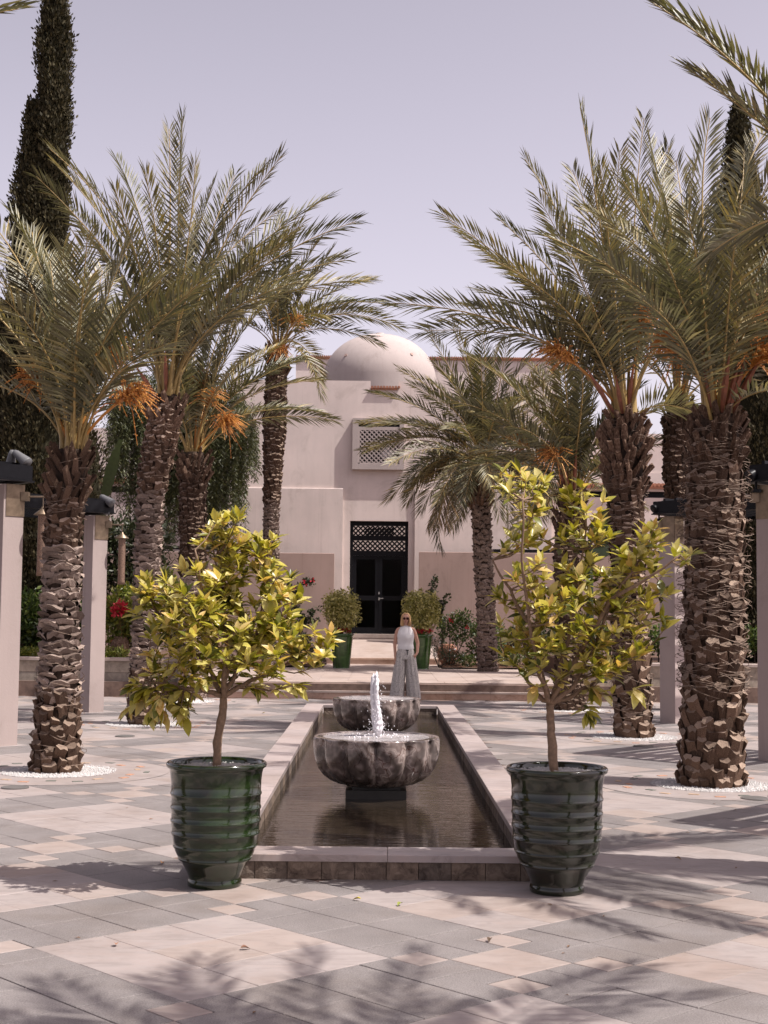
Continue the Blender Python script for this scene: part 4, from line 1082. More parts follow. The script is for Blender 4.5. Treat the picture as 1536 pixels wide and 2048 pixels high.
# P5 front right
Y = 14.1; ax = axis_px([(1424, 1578), (1426, 1400), (1428, 1200), (1430, 1020), (1432, 900), (1436, 830)], Y); ax[0].z = -0.01
date_palm('thick trunked shaggy date palm nearest on the right, rough chunky leaf bases', tuple(ax[0]), ax, [.385, .352, .35, .35, .33, .235],
          T(Y, (1420, 236, .3, .03), (1352, 322, 1.2, .06), (1245, 360, -.8, .1), (1135, 505, .2, .2), (1205, 520, -1.1, .16), (1488, 300, .9), (1545, 345, -.3), (1610, 480), (1640, 640, .2, .2), (1590, 780, -.8, .2), (1300, 285, .9, .06), (1285, 600, -1.4, .14), (1372, 420, -1.3, .05), (1480, 400, -1.2, .05), (1180, 420, 1.2), (1560, 560, -1), (1250, 450, 1.5), (1330, 500, -1.5), (1540, 250, 1.2)),
          5, 53, {'wid': .032, 'elmin': 25, 'spathe': 5, 'fib': (.25, .97)}, True, 2.8, [(0.0, .50, 'cut', .24, .145, .095), (.50, .92, 'cut', .19, .13, .065), (.88, 1.0, 'stub', .28, .12, .14)],
          fruit=((1340, 700, 14.9, .30), (1525, 720, 13.9, .32), (1390, 560, 14.7, .22), (1500, 620, 14.6, .25)), fibre=700, lm=.52)
# P6
Y = 19.45; ax = axis_px([(1267, 1480), (1263, 1330), (1256, 1150), (1252, 1000), (1250, 900), (1252, 830)], Y); ax[0].z = -0.01
date_palm('second date palm of the right row, crown bulging above a dark trunk, fronds reaching left', tuple(ax[0]), ax, [.31, .30, .275, .295, .36, .24],
          T(Y, (884, 428, -.6, .17), (1050, 318, .3, .10), (1160, 214, .6, .04), (1288, 236, .9, .03), (1338, 292, -.4, .05), (924, 472, .5, .17), (785, 606, -.3, .24), (848, 662, .5, .26), (1112, 462, -1.0, .12), (985, 520, -1.2, .2), (1145, 340, 1.0, .06), (1240, 300, -.7, .03), (1398, 830, -.8, .30), (1030, 560, .9, .2), (1200, 330, -1.1, .05), (935, 610, 1.1, .24), (1420, 420, 1.0), (1470, 560, 1.2), (1080, 400, -.6), (1000, 440, 1.2, .15)),
          4, 67, {'wid': .036, 'elmin': 22, 'spathe': 3}, True, 3.4, [(0.0, .28, 'cut', .24, .19, .08), (.28, .80, 'cut', .15, .14, .07), (.78, 1.0, 'stub', .30, .12, .17)],
          fruit=((1112, 715, 19.2, .30), (1290, 640, 19.2, .28), (1190, 640, 19.5, .25)), fibre=280, lm=.57)
# P7
Y = 25.0; ax = axis_px([(1368, 1415), (1366, 1200), (1360, 1030), (1356, 930), (1356, 860), (1360, 800)], Y); ax[0].z = -0.01
date_palm('date palm mostly hidden behind the thick right trunk, orange fruit stalks in its crown', tuple(ax[0]), ax, [.33, .30, .27, .31, .33, .22],
          T(Y, (1500, 420), (1450, 340), (1400, 300), (1330, 330), (1270, 400), (1230, 500), (1540, 560), (1180, 600), (1420, 480), (1340, 470), (1290, 540), (1480, 640)),
          8, 71, {'wid': .036, 'elmin': 5}, False, 3.4, [(0, .6, 'cut', .16, .15, .07), (.6, .95, 'cut', .18, .14, .09), (.92, 1, 'stub', .34, .12, .16)],
          fruit=((1355, 690, 24.6, .42), (1390, 720, 24.5, .40), (1335, 650, 24.9, .3), (1410, 545, 24.6, .3)), lm=.5)
# P8
Y = 24.75; ax = axis_px([(1140, 1420), (1138, 1250), (1132, 1120), (1136, 1050), (1146, 985)], Y); ax[0].z = -0.01
date_palm('short date palm behind the right potted tree, fronds fanning before the facade', tuple(ax[0]), ax, [.34, .28, .25, .27, .22],
          T(Y, (900, 800, -.4, .25), (928, 706, .3, .2), (985, 740), (1060, 730), (1085, 590, .4, .08), (1120, 640), (1155, 640, 0, .04), (1215, 690, .2, .08), (1290, 880, .4, .2), (1280, 1010, -.3, .3), (1035, 1070, -.6, .4), (1010, 985, .4, .35), (995, 868, -.8, .25), (1245, 800, .5), (1180, 720), (1070, 830, -1), (950, 900, .8, .3)),
          14, 83, {'wid': .036, 'elmin': 5, 'spathe': 4}, False, 2.6, [(0, .9, 'cut', .16, .14, .07), (.85, 1, 'stub', .34, .12, .16)],
          fruit=((1105, 915, 24.2, .34), (1040, 880, 24.9, .25)), lm=.45)
# P9
Y = 33.2; ax = axis_px([(975, 1340), (972, 1200), (965, 1100), (962, 1010), (966, 925)], Y); ax[0].z = 0.28
date_palm('dense dark crowned date palm right of the lattice window, old lower fronds hanging', tuple(ax[0]), ax, [.27, .26, .26, .28, .24],
          T(Y, (742, 785, -.3, .20), (722, 845, .3, .24), (745, 900, -.5, .30), (815, 1005, .2, .40), (855, 662, .2, .10), (905, 650, -.3, .05), (958, 640, .3, .03), (1000, 690), (1060, 715), (1095, 800, .3, .2), (860, 762, -.8, .2), (1120, 900, -.4, .3), (1090, 1010, .4, .45), (885, 1095, .1, .5), (820, 960, -.9, .38), (940, 720, -.8), (800, 740, .8, .2), (1040, 830, -1), (1150, 740, .6)),
          34, 97, {'wid': .032, 'elmin': -30}, False, 2.9, [(0, .85, 'scar', .15, .2, .06), (.8, 1, 'stub', .34, .12, .16)], low_dry=26, lm=.55)
# off-stage palms of the same rows: their fronds and shadows enter the picture
ax = [Vector((3.35, 9.3, -0.01)), Vector((3.35, 9.3, 2.2)), Vector((3.4, 9.2, 4.3))]
date_palm('date palm just beyond the right picture edge whose fronds hang into the top corner', tuple(ax[0]), ax, [.34, .30, .26],
          T(9.2, (1306, 6, -.7, .05), (1388, 145, -.5, .08), (1425, 503, -.8, .26), (1620, -80, .6, .1), (1640, 150, .5, .1)),
          20, 101, {'wid': .024, 'elmin': 5, 'azc': 0.0, 'azw': 0.15, 'np': 2.3}, False, 2.7, [(0, .9, 'cut', .2, .16, .08), (.85, 1, 'stub', .3, .12, .15)], lm=.42)
ax = [Vector((-3.45, 8.4, -0.01)), Vector((-3.45, 8.4, 2.5)), Vector((-3.5, 8.4, 4.6))]
date_palm('date palm just beyond the left picture edge with only frond tips showing', tuple(ax[0]), ax, [.32, .25, .24],
          T(8.4, (38, 18, .3, .2)), 20, 103, {'wid': .032, 'elmin': 20, 'azc': 3.1416, 'azw': 0.0}, False, 1.9, [(0, .9, 'scar', .14, .2, .06), (.85, 1, 'stub', .3, .12, .15)], lm=.42)
ax = [Vector((3.1, 3.9, -0.01)), Vector((3.1, 3.9, 2.2)), Vector((3.1, 3.9, 5.0))]
date_palm('date palm standing beside the camera whose crown shades the nearest paving', tuple(ax[0]), ax, [.34, .30, .26],
          [], 42, 107, {'wid': .032, 'elmin': 8}, False, 2.6, [(0, .9, 'cut', .2, .16, .08), (.85, 1, 'stub', .3, .12, .15)], lm=.42)

# pebble beds and inlaid rings
def pit(x, y, lab, rad=0.56, ring=1.15, detail=True):
    pr_ = empty('tree_pit', (x, y, 0), lab, 'tree pit', 'white pebble circles around the palm trunks')
    b = MB(); n = 48; vs = []
    vs = [(ring * math.cos(2 * math.pi * k / n), ring * math.sin(2 * math.pi * k / n), .003) for k in range(n)] + [(rad * math.cos(2 * math.pi * k / n), rad * math.sin(2 * math.pi * k / n), .003) for k in range(n)]
    b.add(vs, [(k, (k + 1) % n, n + (k + 1) % n, n + k) for k in range(n)]); link('stone_ring', b.mesh('stone_ring', MT['beige']), pr_)
    b = MB(); b.add([(rad * math.cos(2 * math.pi * k / n), rad * math.sin(2 * math.pi * k / n), .004) for k in range(n)], [tuple(range(n))]); link('gravel_bed', b.mesh('gravel_bed', MT['gravelfloor']), pr_)
    b = MB(); r_ = random.Random(int(x * 100))
    for k in range(1500 if detail else 500):
        a = r_.uniform(0, 6.283); d = rad * math.sqrt(r_.uniform(.12, 1.15)); s = r_.uniform(.007, .014); px, py, pz = d * math.cos(a), d * math.sin(a), .004 + s * .4
        b.add([(px + s, py, pz), (px - s, py, pz), (px, py + s, pz), (px, py - s, pz), (px, py, pz + s * .8), (px, py, pz - s * .4)], [(0, 2, 4), (2, 1, 4), (1, 3, 4), (3, 0, 4)])
    o = link('pebbles', b.mesh('pebbles', MT['pebble']), pr_); o['kind'] = 'stuff'
    cols = [plain('green inlay', (.12, .13, .11), .5), plain('rust inlay', (.42, .22, .14), .5), plain('tan inlay', (.40, .28, .19), .5)]
    for k in range(22):
        a = 2 * math.pi * k / 22; c, s = math.cos(a), math.sin(a); rr = .82 if k % 2 else .92
        b = MB(); b.obox((rr * c, rr * s, .005), Vector((c, s, 0)), Vector((-s, c, 0)), Vector((0, 0, 1)), .028, .05, .0025); link('mosaic_tile', b.mesh('mosaic_tile', cols[(k * 2 + k // 3) % 3]), pr_)
for (x, y, lab, dt) in ((-3.32, 14.72, 'white pebble circle around the nearest left palm', 1), (-3.41, 20.8, 'white pebble circle around the second left palm', 1), (3.33, 14.1, 'white pebble circle around the thick right palm', 1),
                        (3.52, 19.45, 'white pebble circle around the second right palm', 1), (3.40, 24.75, 'white pebble circle around the short palm behind the right potted tree', 0), (-3.58, 26.0, 'white pebble circle around the third left palm', 0)):
    pit(x, y, lab, detail=bool(dt))
for (px, py, lab) in ((250, 1473, 'round ground light near the second left palm'), (30, 1576, 'round ground light near the nearest left palm'), (1510, 1598, 'round ground light beside the thick right palm'), (1287, 1493, 'round ground light beside the second right palm')):
    p = G(px, py); b = MB(); b.lathe([(.13, 0), (.13, .008), (.115, .012), (.10, .009), (.001, .009)], 28)
    o = tag(b.build('ground_light', plain('brushed plate', (.20, .19, .18), .4, .5), loc=(p.x, p.y, .003)), lab, 'ground light')

# ================================================================== POTS AND CITRUS TREES
def big_pot(x, y, mat, lab):
    r = empty('glazed_pot', (x, y, 0), lab, 'plant pot', 'large ribbed glazed pots before the pool')
    base = [(0.0, 0.0), (.160, 0), (.166, .006), (.168, .03), (.162, .042), (.158, .05), (.172, .085), (.197, .13), (.226, .175), (.246, .215), (.258, .26), (.267, .32), (.272, .40), (.274, .48), (.276, .56), (.279, .64), (.285, .69), (.291, .715)]
    rings = [.165, .245, .325, .40, .48, .565]
    prof = []
    zs = sorted(set([p[1] for p in base[2:]] + [round(rg + d, 4) for rg in rings for d in (-.011, -.007, -.003, 0, .003, .007, .011)]))
    bz = [p[1] for p in base[2:]]; br = [p[0] for p in base[2:]]
    prof = [(0.0, 0), (.160, 0)]
    for z in zs:
        rr = float(np.interp(z, bz, br))
        for rg in rings:
            dz = abs(z - rg)
            if dz < .0112: rr += .0068 * math.sqrt(max(0, 1 - (dz / .0112) ** 2))
        prof.append((rr, z))
    prof += [(.300, .722), (.308, .728), (.3115, .738), (.310, .750), (.303, .757), (.293, .758), (.283, .750), (.279, .735), (.275, .70), (.272, .66)]
    b = MB(); b.lathe(prof, 96); link('pot_body', b.mesh('pot_body', mat, True), r)
    b = MB(); n = 40; b.add([(.275 * math.cos(2 * math.pi * k / n), .275 * math.sin(2 * math.pi * k / n), .712) for k in range(n)], [tuple(range(n))]); link('gravel_bed', b.mesh('gravel_bed', MT['gravelfloor']), r)
    b = MB(); rg = random.Random(int(x * 10) + 5)
    for k in range(1300):
        a = rg.uniform(0, 6.283); d = .272 * math.sqrt(rg.random()); s = rg.uniform(.004, .009); px, py = d * math.cos(a), d * math.sin(a); pz = .714 + rg.uniform(0, .010) + .012 * (1 - d / .27)
        b.add([(px + s, py, pz), (px - s, py, pz), (px, py + s, pz), (px, py - s, pz), (px, py, pz + s * .8)], [(0, 2, 4), (2, 1, 4), (1, 3, 4), (3, 0, 4)])
    o = link('pebbles', b.mesh('pebbles', MT['pebble']), r); o['kind'] = 'stuff'
    return r
PL, PR = (-1.0, 8.80), (1.105, 8.70)
big_pot(*PL, MT['glaze_l'], 'bright green glazed ribbed pot at the left front corner of the pool')
big_pot(*PR, MT['glaze_r'], 'dark olive glazed ribbed pot at the right front corner of the pool')

def leaf_shape(L, w, fold, curl, mat):
    b = MB(); n = 6; ws = [0.06, .62, .97, .92, .55, 0.0]
    for i in range(n):
        t_ = i / (n - 1); y = L * t_; z = -curl * L * t_ * t_
        hw = w / 2 * ws[i]
        b.v += [(-hw, y, z + fold * hw), (0, y, z), (hw, y, z + fold * hw)]
    for i in range(n - 1):
        a = i * 3; b.f += [(a, a + 1, a + 4, a + 3), (a + 1, a + 2, a + 5, a + 4)]; b.m += [0, 0]
    return b.v, b.f, b.mesh('leaf', mat, True)

def citrus(x, y, z0, trunk_px, branches_px, blobs, seed, lab, ntip, dens):
    rr = random.Random(seed); base = Vector((x, y, z0))
    root = empty('citrus_tree', base, lab, 'citrus tree', 'potted citrus trees flanking the pool')
    P = lambda q, dy=0: W(q[0], q[1], y + dy) - base
    b = MB(); pts = [P(q) for q in trunk_px]; pts[0].z = 0; 
    full = []
    for a, c in zip(pts[:-1], pts[1:]):
        for k in range(4): full.append(a.lerp(c, k / 4) + Vector((rr.uniform(-.003, .003), rr.uniform(-.003, .003), 0)))
    full.append(pts[-1]); n = len(full)
    b.tube(full, [(.030 - .008 * i / n) * (1 + .10 * rr.uniform(-1, 1)) for i in range(n)], 10)
    b.build('trunk', MT['twig'], root, smooth=True)
    fork = pts[-1]; b = MB(); nodes = []
    for br in branches_px:
        dys = [rr.uniform(-.28, .28)] ; cur = [fork]
        for i, q in enumerate(br): cur.append(P(q, dys[0] * (i + 1) / len(br)))
        sm = []
        for a, c in zip(cur[:-1], cur[1:]):
            for k in range(4): sm.append(a.lerp(c, k / 4) + Vector([rr.uniform(-.008, .008) for _ in range(3)]))
        sm.append(cur[-1]); m = len(sm)
        b.tube(sm, [.018 - .014 * i / m for i in range(m)], 6)
        nodes += sm[2:]
    va = [leaf_shape(1, .40, .30, .12, MT['citrus']), leaf_shape(1, .46, .22, .25, MT['citrus']), leaf_shape(1, .34, .45, .03, MT['citrus'])]
    leaves = []
    tips = []
    tot = sum(bl[2] ** 2 * (bl[4] if len(bl) > 4 else 1) for bl in blobs)
    for bl_ in blobs:
        cx, cy, rpx, dy = bl_[:4]; kd = bl_[4] if len(bl_) > 4 else 1
        c = P((cx, cy), dy); R_ = rpx * y / FPX; cnt = max(1, int(round(ntip * rpx ** 2 * kd / tot)))
        for k in range(cnt):
            while True:
                v = Vector([rr.uniform(-1, 1) for _ in range(3)])
                if .25 < v.length < 1: break
            tips.append((c + v * R_, v))
    for tp, v in tips:
        nd = min(nodes, key=lambda q: (q - tp).length + (0.25 if q.z > tp.z else 0))
        mid = nd.lerp(tp, .5) + Vector((0, 0, -.10 * (tp - nd).length))
        b.tube([nd, mid, tp], [.0055, .004, .0022], 4, cap=False)
        d = (tp - mid).normalized()
        hang = tp.z < fork.z + .12
        grow = (d * .7 + Vector((0, 0, -.5 if hang else 1.2))).normalized()
        for k in range(rr.randint(5, 8)):      # whorl
            a = k * 2.4 + rr.uniform(-.4, .4); e = rr.uniform(.22, 1.0)
            s1 = grow.orthogonal().normalized(); s2 = grow.cross(s1)
            dd = (grow * math.cos(e) + (s1 * math.cos(a) + s2 * math.sin(a)) * math.sin(e)); dd.z -= .12
            leaves.append((tp + Vector([rr.uniform(-.008, .008) for _ in range(3)]), dd.normalized(), rr.uniform(.062, .118) * (1.15 if hang else 1)))
        for k in range(dens):
            q = mid.lerp(tp, rr.uniform(.1, .95)); a = rr.uniform(0, 6.28); dd = (d * .4 + Vector((math.cos(a), math.sin(a), rr.uniform(-.7, .5)))).normalized()
            leaves.append((q, dd, rr.uniform(.06, .125)))
    o = b.build('branches', MT['twig'], root, smooth=True)
    rr.shuffle(leaves)
    leaves.sort(key=lambda l: (l[0].y))
    jb = MB()
    for i, (p, d, L) in enumerate(leaves):
        upv = Vector((rr.uniform(-.5, .5), rr.uniform(-.5, .5) - .25, 1)).normalized(); xv = d.cross(upv)
        if xv.length < .01: xv = Vector((1, 0, 0))
        xv.normalize(); zv = xv.cross(d).normalized(); vv = va[rr.randrange(3)]
        Mx = Matrix(((xv.x * L, d.x * L, zv.x * L, p.x), (xv.y * L, d.y * L, zv.y * L, p.y), (xv.z * L, d.z * L, zv.z * L, p.z), (0, 0, 0, 1)))
        if i < 300:
            o = link('leaf', vv[2], root); o.matrix_local = Mx
        else: jb.add([Mx @ Vector(q) for q in vv[0]], vv[1])
    o = jb.build('leaves', MT['citrus_stuff'], root, smooth=True); o['kind'] = 'stuff'

citrus(PL[0] + .01, PL[1], .715, [(433, 1522), (436, 1470), (447, 1420), (446, 1393)],
       [[(420, 1340), (370, 1290), (320, 1230)], [(400, 1380), (340, 1370), (290, 1360)], [(455, 1330), (450, 1230), (430, 1120)], [(470, 1350), (510, 1270), (540, 1150)], [(500, 1360), (570, 1330), (640, 1300)], [(450, 1320), (410, 1220), (390, 1100)]],
       [(430, 1100, 62, 0), (530, 1130, 62, .05), (470, 1070, 40, -.05), (400, 1180, 80, -.1), (500, 1210, 100, .1), (430, 1260, 110, -.2), (570, 1250, 70, 0), (320, 1220, 60, .1), (630, 1290, 48, -.05), (570, 1340, 45, -.1), (350, 1320, 80, 0), (310, 1390, 58, -.05, 1.3), (460, 1310, 90, .2), (295, 1200, 35, 0), (520, 1300, 60, -.2), (370, 1400, 35, 0)],
       5, 'bushy yellow green citrus tree growing in the left glazed pot', 265, 6)
citrus(PR[0] + .0, PR[1], .715, [(1109, 1532), (1103, 1475), (1101, 1440), (1100, 1408)],
       [[(1082, 1350), (1060, 1250), (1045, 1120), (1045, 1000)], [(1145, 1375), (1190, 1290), (1230, 1190), (1290, 1100)], [(1120, 1340), (1150, 1220), (1172, 1060)], [(1150, 1390), (1210, 1350), (1260, 1320)], [(1075, 1390), (1040, 1340), (1005, 1300)], [(1220, 1200), (1290, 1160), (1360, 1110)], [(1060, 1250), (1020, 1180), (985, 1120)]],
       [(1040, 985, 55, 0, 1.1), (1075, 1060, 50, .05, .8), (1170, 1020, 48, 0, 1.1), (1165, 1080, 45, 0, .9), (1060, 1130, 60, -.1, .5), (1270, 1100, 62, -.05, .9), (1200, 1150, 70, .1, .7), (1040, 1230, 70, 0, .8), (1150, 1220, 90, -.1, .8), (1260, 1210, 75, .1, .8), (1120, 1300, 90, 0, .8), (1220, 1310, 65, -.1, .8), (1040, 1320, 45, 0, .7), (1370, 1110, 26, 0, 1), (1330, 1170, 38, .1, .6), (1330, 1250, 28, 0, .6), (1260, 1350, 38, -.1, .8), (1000, 1110, 16, 0, .6), (1180, 1380, 45, 0, .6)],
       9, 'taller open branched citrus tree growing in the right glazed pot', 225, 4)
# fallen leaves
for i, (px, py, lab) in enumerate(((323, 1730, 'curled orange leaf fallen left of the left pot'), (722, 1802, 'yellow fallen leaf on the paving before the pool'), (804, 1810, 'green fallen leaf on pale paving before the pool'), (1350, 1719, 'dry brown leaf on the paving right of the right pot'),
                                   (481, 1901, 'brown fallen leaf in the middle of the big pale square'), (232, 1894, 'small rust coloured leaf near the left of the big pale square'), (530, 1427, 'yellow fallen leaf on paving left of the pool far end'), (982, 1881, 'tiny dark leaf on granite below the right pot'))):
    p = G(px, py); v, f, me = leaf_shape(.05 if i else .07, .03, .7, .4, plain('fallen leaf', ((.45, .2, .05), (.5, .4, .05), (.2, .22, .04), (.2, .12, .05), (.15, .07, .04), (.3, .12, .05), (.5, .4, .06), (.08, .05, .03))[i], .6))
    o = link('fallen_leaf', me, None, (p.x, p.y, .012)); o.rotation_euler = (0.2, 0.1, i * 1.3); tag(o, lab, 'leaf')

lit_ = MB(); rl = random.Random(44)
for k in range(70):
    x, y = rl.uniform(-4, 4), rl.uniform(5.5, 20)
    if -1.3 < x < 1.4 and y > 8.6: continue
    a = rl.uniform(0, 6.28); L = rl.uniform(.01, .028); c, s_ = math.cos(a), math.sin(a); w = L * .35
    lit_.add([(x - c * L, y - s_ * L, .004), (x - s_ * w, y + c * w, .009), (x + c * L, y + s_ * L, .005), (x + s_ * w, y - c * w, .008)], [(0, 1, 2), (0, 2, 3)])
tag(lit_.build('leaf_litter', plain('dry litter', (.16, .09, .05), .8, 0, .5)), 'tiny dry leaf crumbs scattered on the paving', kind='stuff')

# ================================================================== GARDEN PLANTS
def leaf_cloud(blobs, n, size, rr, aspect=.45, updir=.3, shell=.0):
    """blobs: list of (center, radii). returns V, F arrays of folded leaf quads"""
    nr = np.random.RandomState(rr); vol = np.array([b[1][0] * b[1][1] * b[1][2] for b in blobs]) ** .8; vol = vol / vol.sum()
    idx = nr.choice(len(blobs), n, p=vol); C = np.array([list(b[0]) for b in blobs])[idx]; R_ = np.array([list(b[1]) for b in blobs])[idx]
    d = nr.normal(size=(n, 3)); d /= np.linalg.norm(d, axis=1)[:, None]; rad = nr.uniform(shell, 1, n) ** .5
    P = C + d * rad[:, None] * R_ * (1 + .10 * nr.normal(size=(n, 1)))
    D = d * .6 + nr.normal(size=(n, 3)) * .6 + np.array([0, 0, updir]); D /= np.linalg.norm(D, axis=1)[:, None]
    Wv = np.cross(D, nr.normal(size=(n, 3))); Wv /= np.linalg.norm(Wv, axis=1)[:, None]; N = np.cross(D, Wv)
    s = size * nr.uniform(.6, 1.3, n)[:, None]
    V = np.stack([P, P + D * s * .5 + Wv * s * aspect / 2 + N * s * .08, P + D * s, P + D * s * .5 - Wv * s * aspect / 2 + N * s * .08], 1).reshape(-1, 3)
    b = np.arange(n)[:, None] * 4; return V, np.concatenate([b + np.array([[0, 1, 2]]), b + np.array([[0, 2, 3]])])
def cloud_obj(name, blobs, n, size, seed, mat, parent, base, **k):
    V, F = leaf_cloud([((c[0] - base[0], c[1] - base[1], c[2] - base[2]), r) for c, r in blobs], n, size, seed, **k)
    return link(name, fastmesh(name, V, [F], [mat]), parent)

# ficus balls in far pots
for (px, pw, lab, sd) in ((682, -0.90, 'left of the entrance door', 1), (836, 1.02, 'right of the entrance door, behind the woman', 2)):
    X, Yp = pw, 34.2; r = empty('planter_pot', (X, Yp, .303), 'tall tapered green pot ' + lab, 'plant pot', 'green pots flanking the entrance')
    prof = [(0, 0), (.20, 0)] + [(.20 + .075 * (i / 26) + (.004 if i % 2 else 0), .78 * i / 26) for i in range(27)] + [(.295, .79), (.30, .82), (.29, .84), (.27, .835), (.26, .75)]
    b = MB(); b.lathe(prof, 40); link('pot_body', b.mesh('pot_body', MT['glaze_far'], True), r)
    b = MB(); b.add([(.265 * math.cos(2 * math.pi * k / 20), .265 * math.sin(2 * math.pi * k / 20), .79) for k in range(20)], [tuple(range(20))]); link('soil', b.mesh('soil', MT['soil']), r)
    bs = (X, Yp, .303 + .79); t_ = empty('ficus_tree', bs, 'round clipped ficus in the green pot ' + lab, 'shrub', 'clipped ficus balls flanking the entrance')
    b = MB(); b.tube([(0, 0, 0), (.02, 0, .15), (-.01, 0, .35), (0, 0, .55)], [.035, .03, .03, .02], 8)
    for k in range(9): a = k * 2.4; b.tube([(0, 0, .2 + .02 * k), (.12 * math.cos(a), .12 * math.sin(a), .42), (.3 * math.cos(a), .3 * math.sin(a), .55 + .04 * k)], [.012, .008, .004], 4)
    b.build('trunk', MT['twig'], t_)
    rf = random.Random(sd); bl_ = [((X + rf.uniform(-.22, .22), Yp + rf.uniform(-.2, .2), bs[2] + .68 + rf.uniform(-.24, .24)), (.28, .28, .27)) for _ in range(16)]
    bl_ += [((X + rf.uniform(-.12, .12), Yp + rf.uniform(-.1, .1), bs[2] + .28), (.16, .16, .16)) for _ in range(2)]
    cloud_obj('crown', bl_, 6500, .072, sd, MT['ficus'], t_, bs, aspect=.5, updir=-.5, shell=.3)
    fl = empty('flowering_plant', bs, 'low red flowers under the ficus ' + lab, 'flowers', 'red flowers in the entrance pots')
    cloud_obj('leaves', [((X, Yp, bs[2] + .06), (.27, .27, .10))], 260, .07, sd + 9, MT['brightgreen'], fl, bs)
    cloud_obj('petals', [((X + rf.uniform(-.25, .25), Yp - .1 + rf.uniform(-.1, .1), bs[2] + .10 + rf.uniform(0, .06)), (.045, .045, .04)) for _ in range(9)], 240, .04, sd + 19, MT['red'], fl, bs, aspect=.9)

# cypresses
def cypress(x, y, h, spires, lab, seed, n):
    base = (x, y, 0.1); r = empty('cypress_tree', base, lab, 'cypress tree')
    b = MB(); b.tube([(0, 0, 0), (0, 0, h * .5)], [.2, .1], 8); b.build('trunk', MT['darkbark'], r)
    nr = np.random.RandomState(seed); Vs = []; Fs = []; nb = 0; core = MB()
    for (ox, h0, h1, rb, w) in spires:
        prof = []
        for i in range(15):
            f_ = i / 14; prof.append((max(.02, rb * .86 * min(1, (1 - f_) * 4.2) ** .7 * (.7 + .3 * min(1, f_ * 8))), h0 + (h1 - h0) * f_))
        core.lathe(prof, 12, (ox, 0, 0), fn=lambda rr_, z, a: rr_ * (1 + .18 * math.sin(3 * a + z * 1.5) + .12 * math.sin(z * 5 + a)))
        m = int(n * w * 1.7); f_ = nr.uniform(0, 1, m); a = nr.uniform(0, 6.283, m); z = h0 + (h1 - h0) * f_
        R_ = rb * np.minimum(1, (1 - f_) * 4.2) ** .7 * (.7 + .3 * np.minimum(1, f_ * 8)) * (1 + .16 * np.sin(3 * a + z * 1.5) + .13 * np.sin(z * 3.7 + a * 2) + .10 * np.sin(z * 9 + a * 5))
        # clumps
        cl = nr.uniform(.80, 1.05, m); P0 = np.stack([ox + R_ * cl * np.cos(a), R_ * cl * np.sin(a), z], 1)
        for q in range(5):
            P = P0 + nr.normal(size=(m, 3)) * .055
            D = np.stack([np.cos(a) * .45, np.sin(a) * .45, np.ones(m)], 1) + nr.normal(size=(m, 3)) * .35; D /= np.linalg.norm(D, axis=1)[:, None]
            Wv = np.cross(D, nr.normal(size=(m, 3))); Wv /= np.linalg.norm(Wv, axis=1)[:, None]; s = nr.uniform(.05, .13, m)[:, None]
            V = np.stack([P, P + D * s * .5 + Wv * s * .26, P + D * s, P + D * s * .5 - Wv * s * .22], 1).reshape(-1, 3); bq = nb + np.arange(m)[:, None] * 4
            Vs.append(V); Fs.append(bq + np.array([[0, 1, 2, 3]])); nb += 4 * m
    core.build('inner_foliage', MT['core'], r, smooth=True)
    link('crown', fastmesh('crown', np.concatenate(Vs), [np.concatenate(Fs)], [MT['cypress']]), r)
p = W(72, 900, 30.0)
cypress(p.x, 30.0, 16, [(-.26, 1.0, 12.6, .37, .40), (.10, 1.0, 13.4, .38, .40), (.16, 9.0, 15.6, .30, .26)], 'tall narrow two topped cypress behind the left palms', 3, 11000)
p = W(1484, 900, 31.0)
cypress(p.x, 31.0, 13, [(0, .8, 13.2, .46, .5), (.35, .8, 10.5, .5, .4)], 'narrow cypress rising behind the right palms', 4, 9000)
p = W(20, 900, 31.5)
cypress(p.x, 31.5, 8, [(0, .6, 8.6, 1.1, .6), (-1.3, .6, 8.0, 1.0, .4), (1.3, .6, 6.2, .8, .35)], 'broad dark conifer at the left edge behind the pillar', 6, 5200)
p = W(1530, 900, 30.0)
cypress(p.x, 30.0, 8, [(0, .6, 8.2, .62, .6), (1.2, .6, 8.0, 1.0, .4)], 'broad dark conifer at the right edge behind the pillar', 8, 4200)

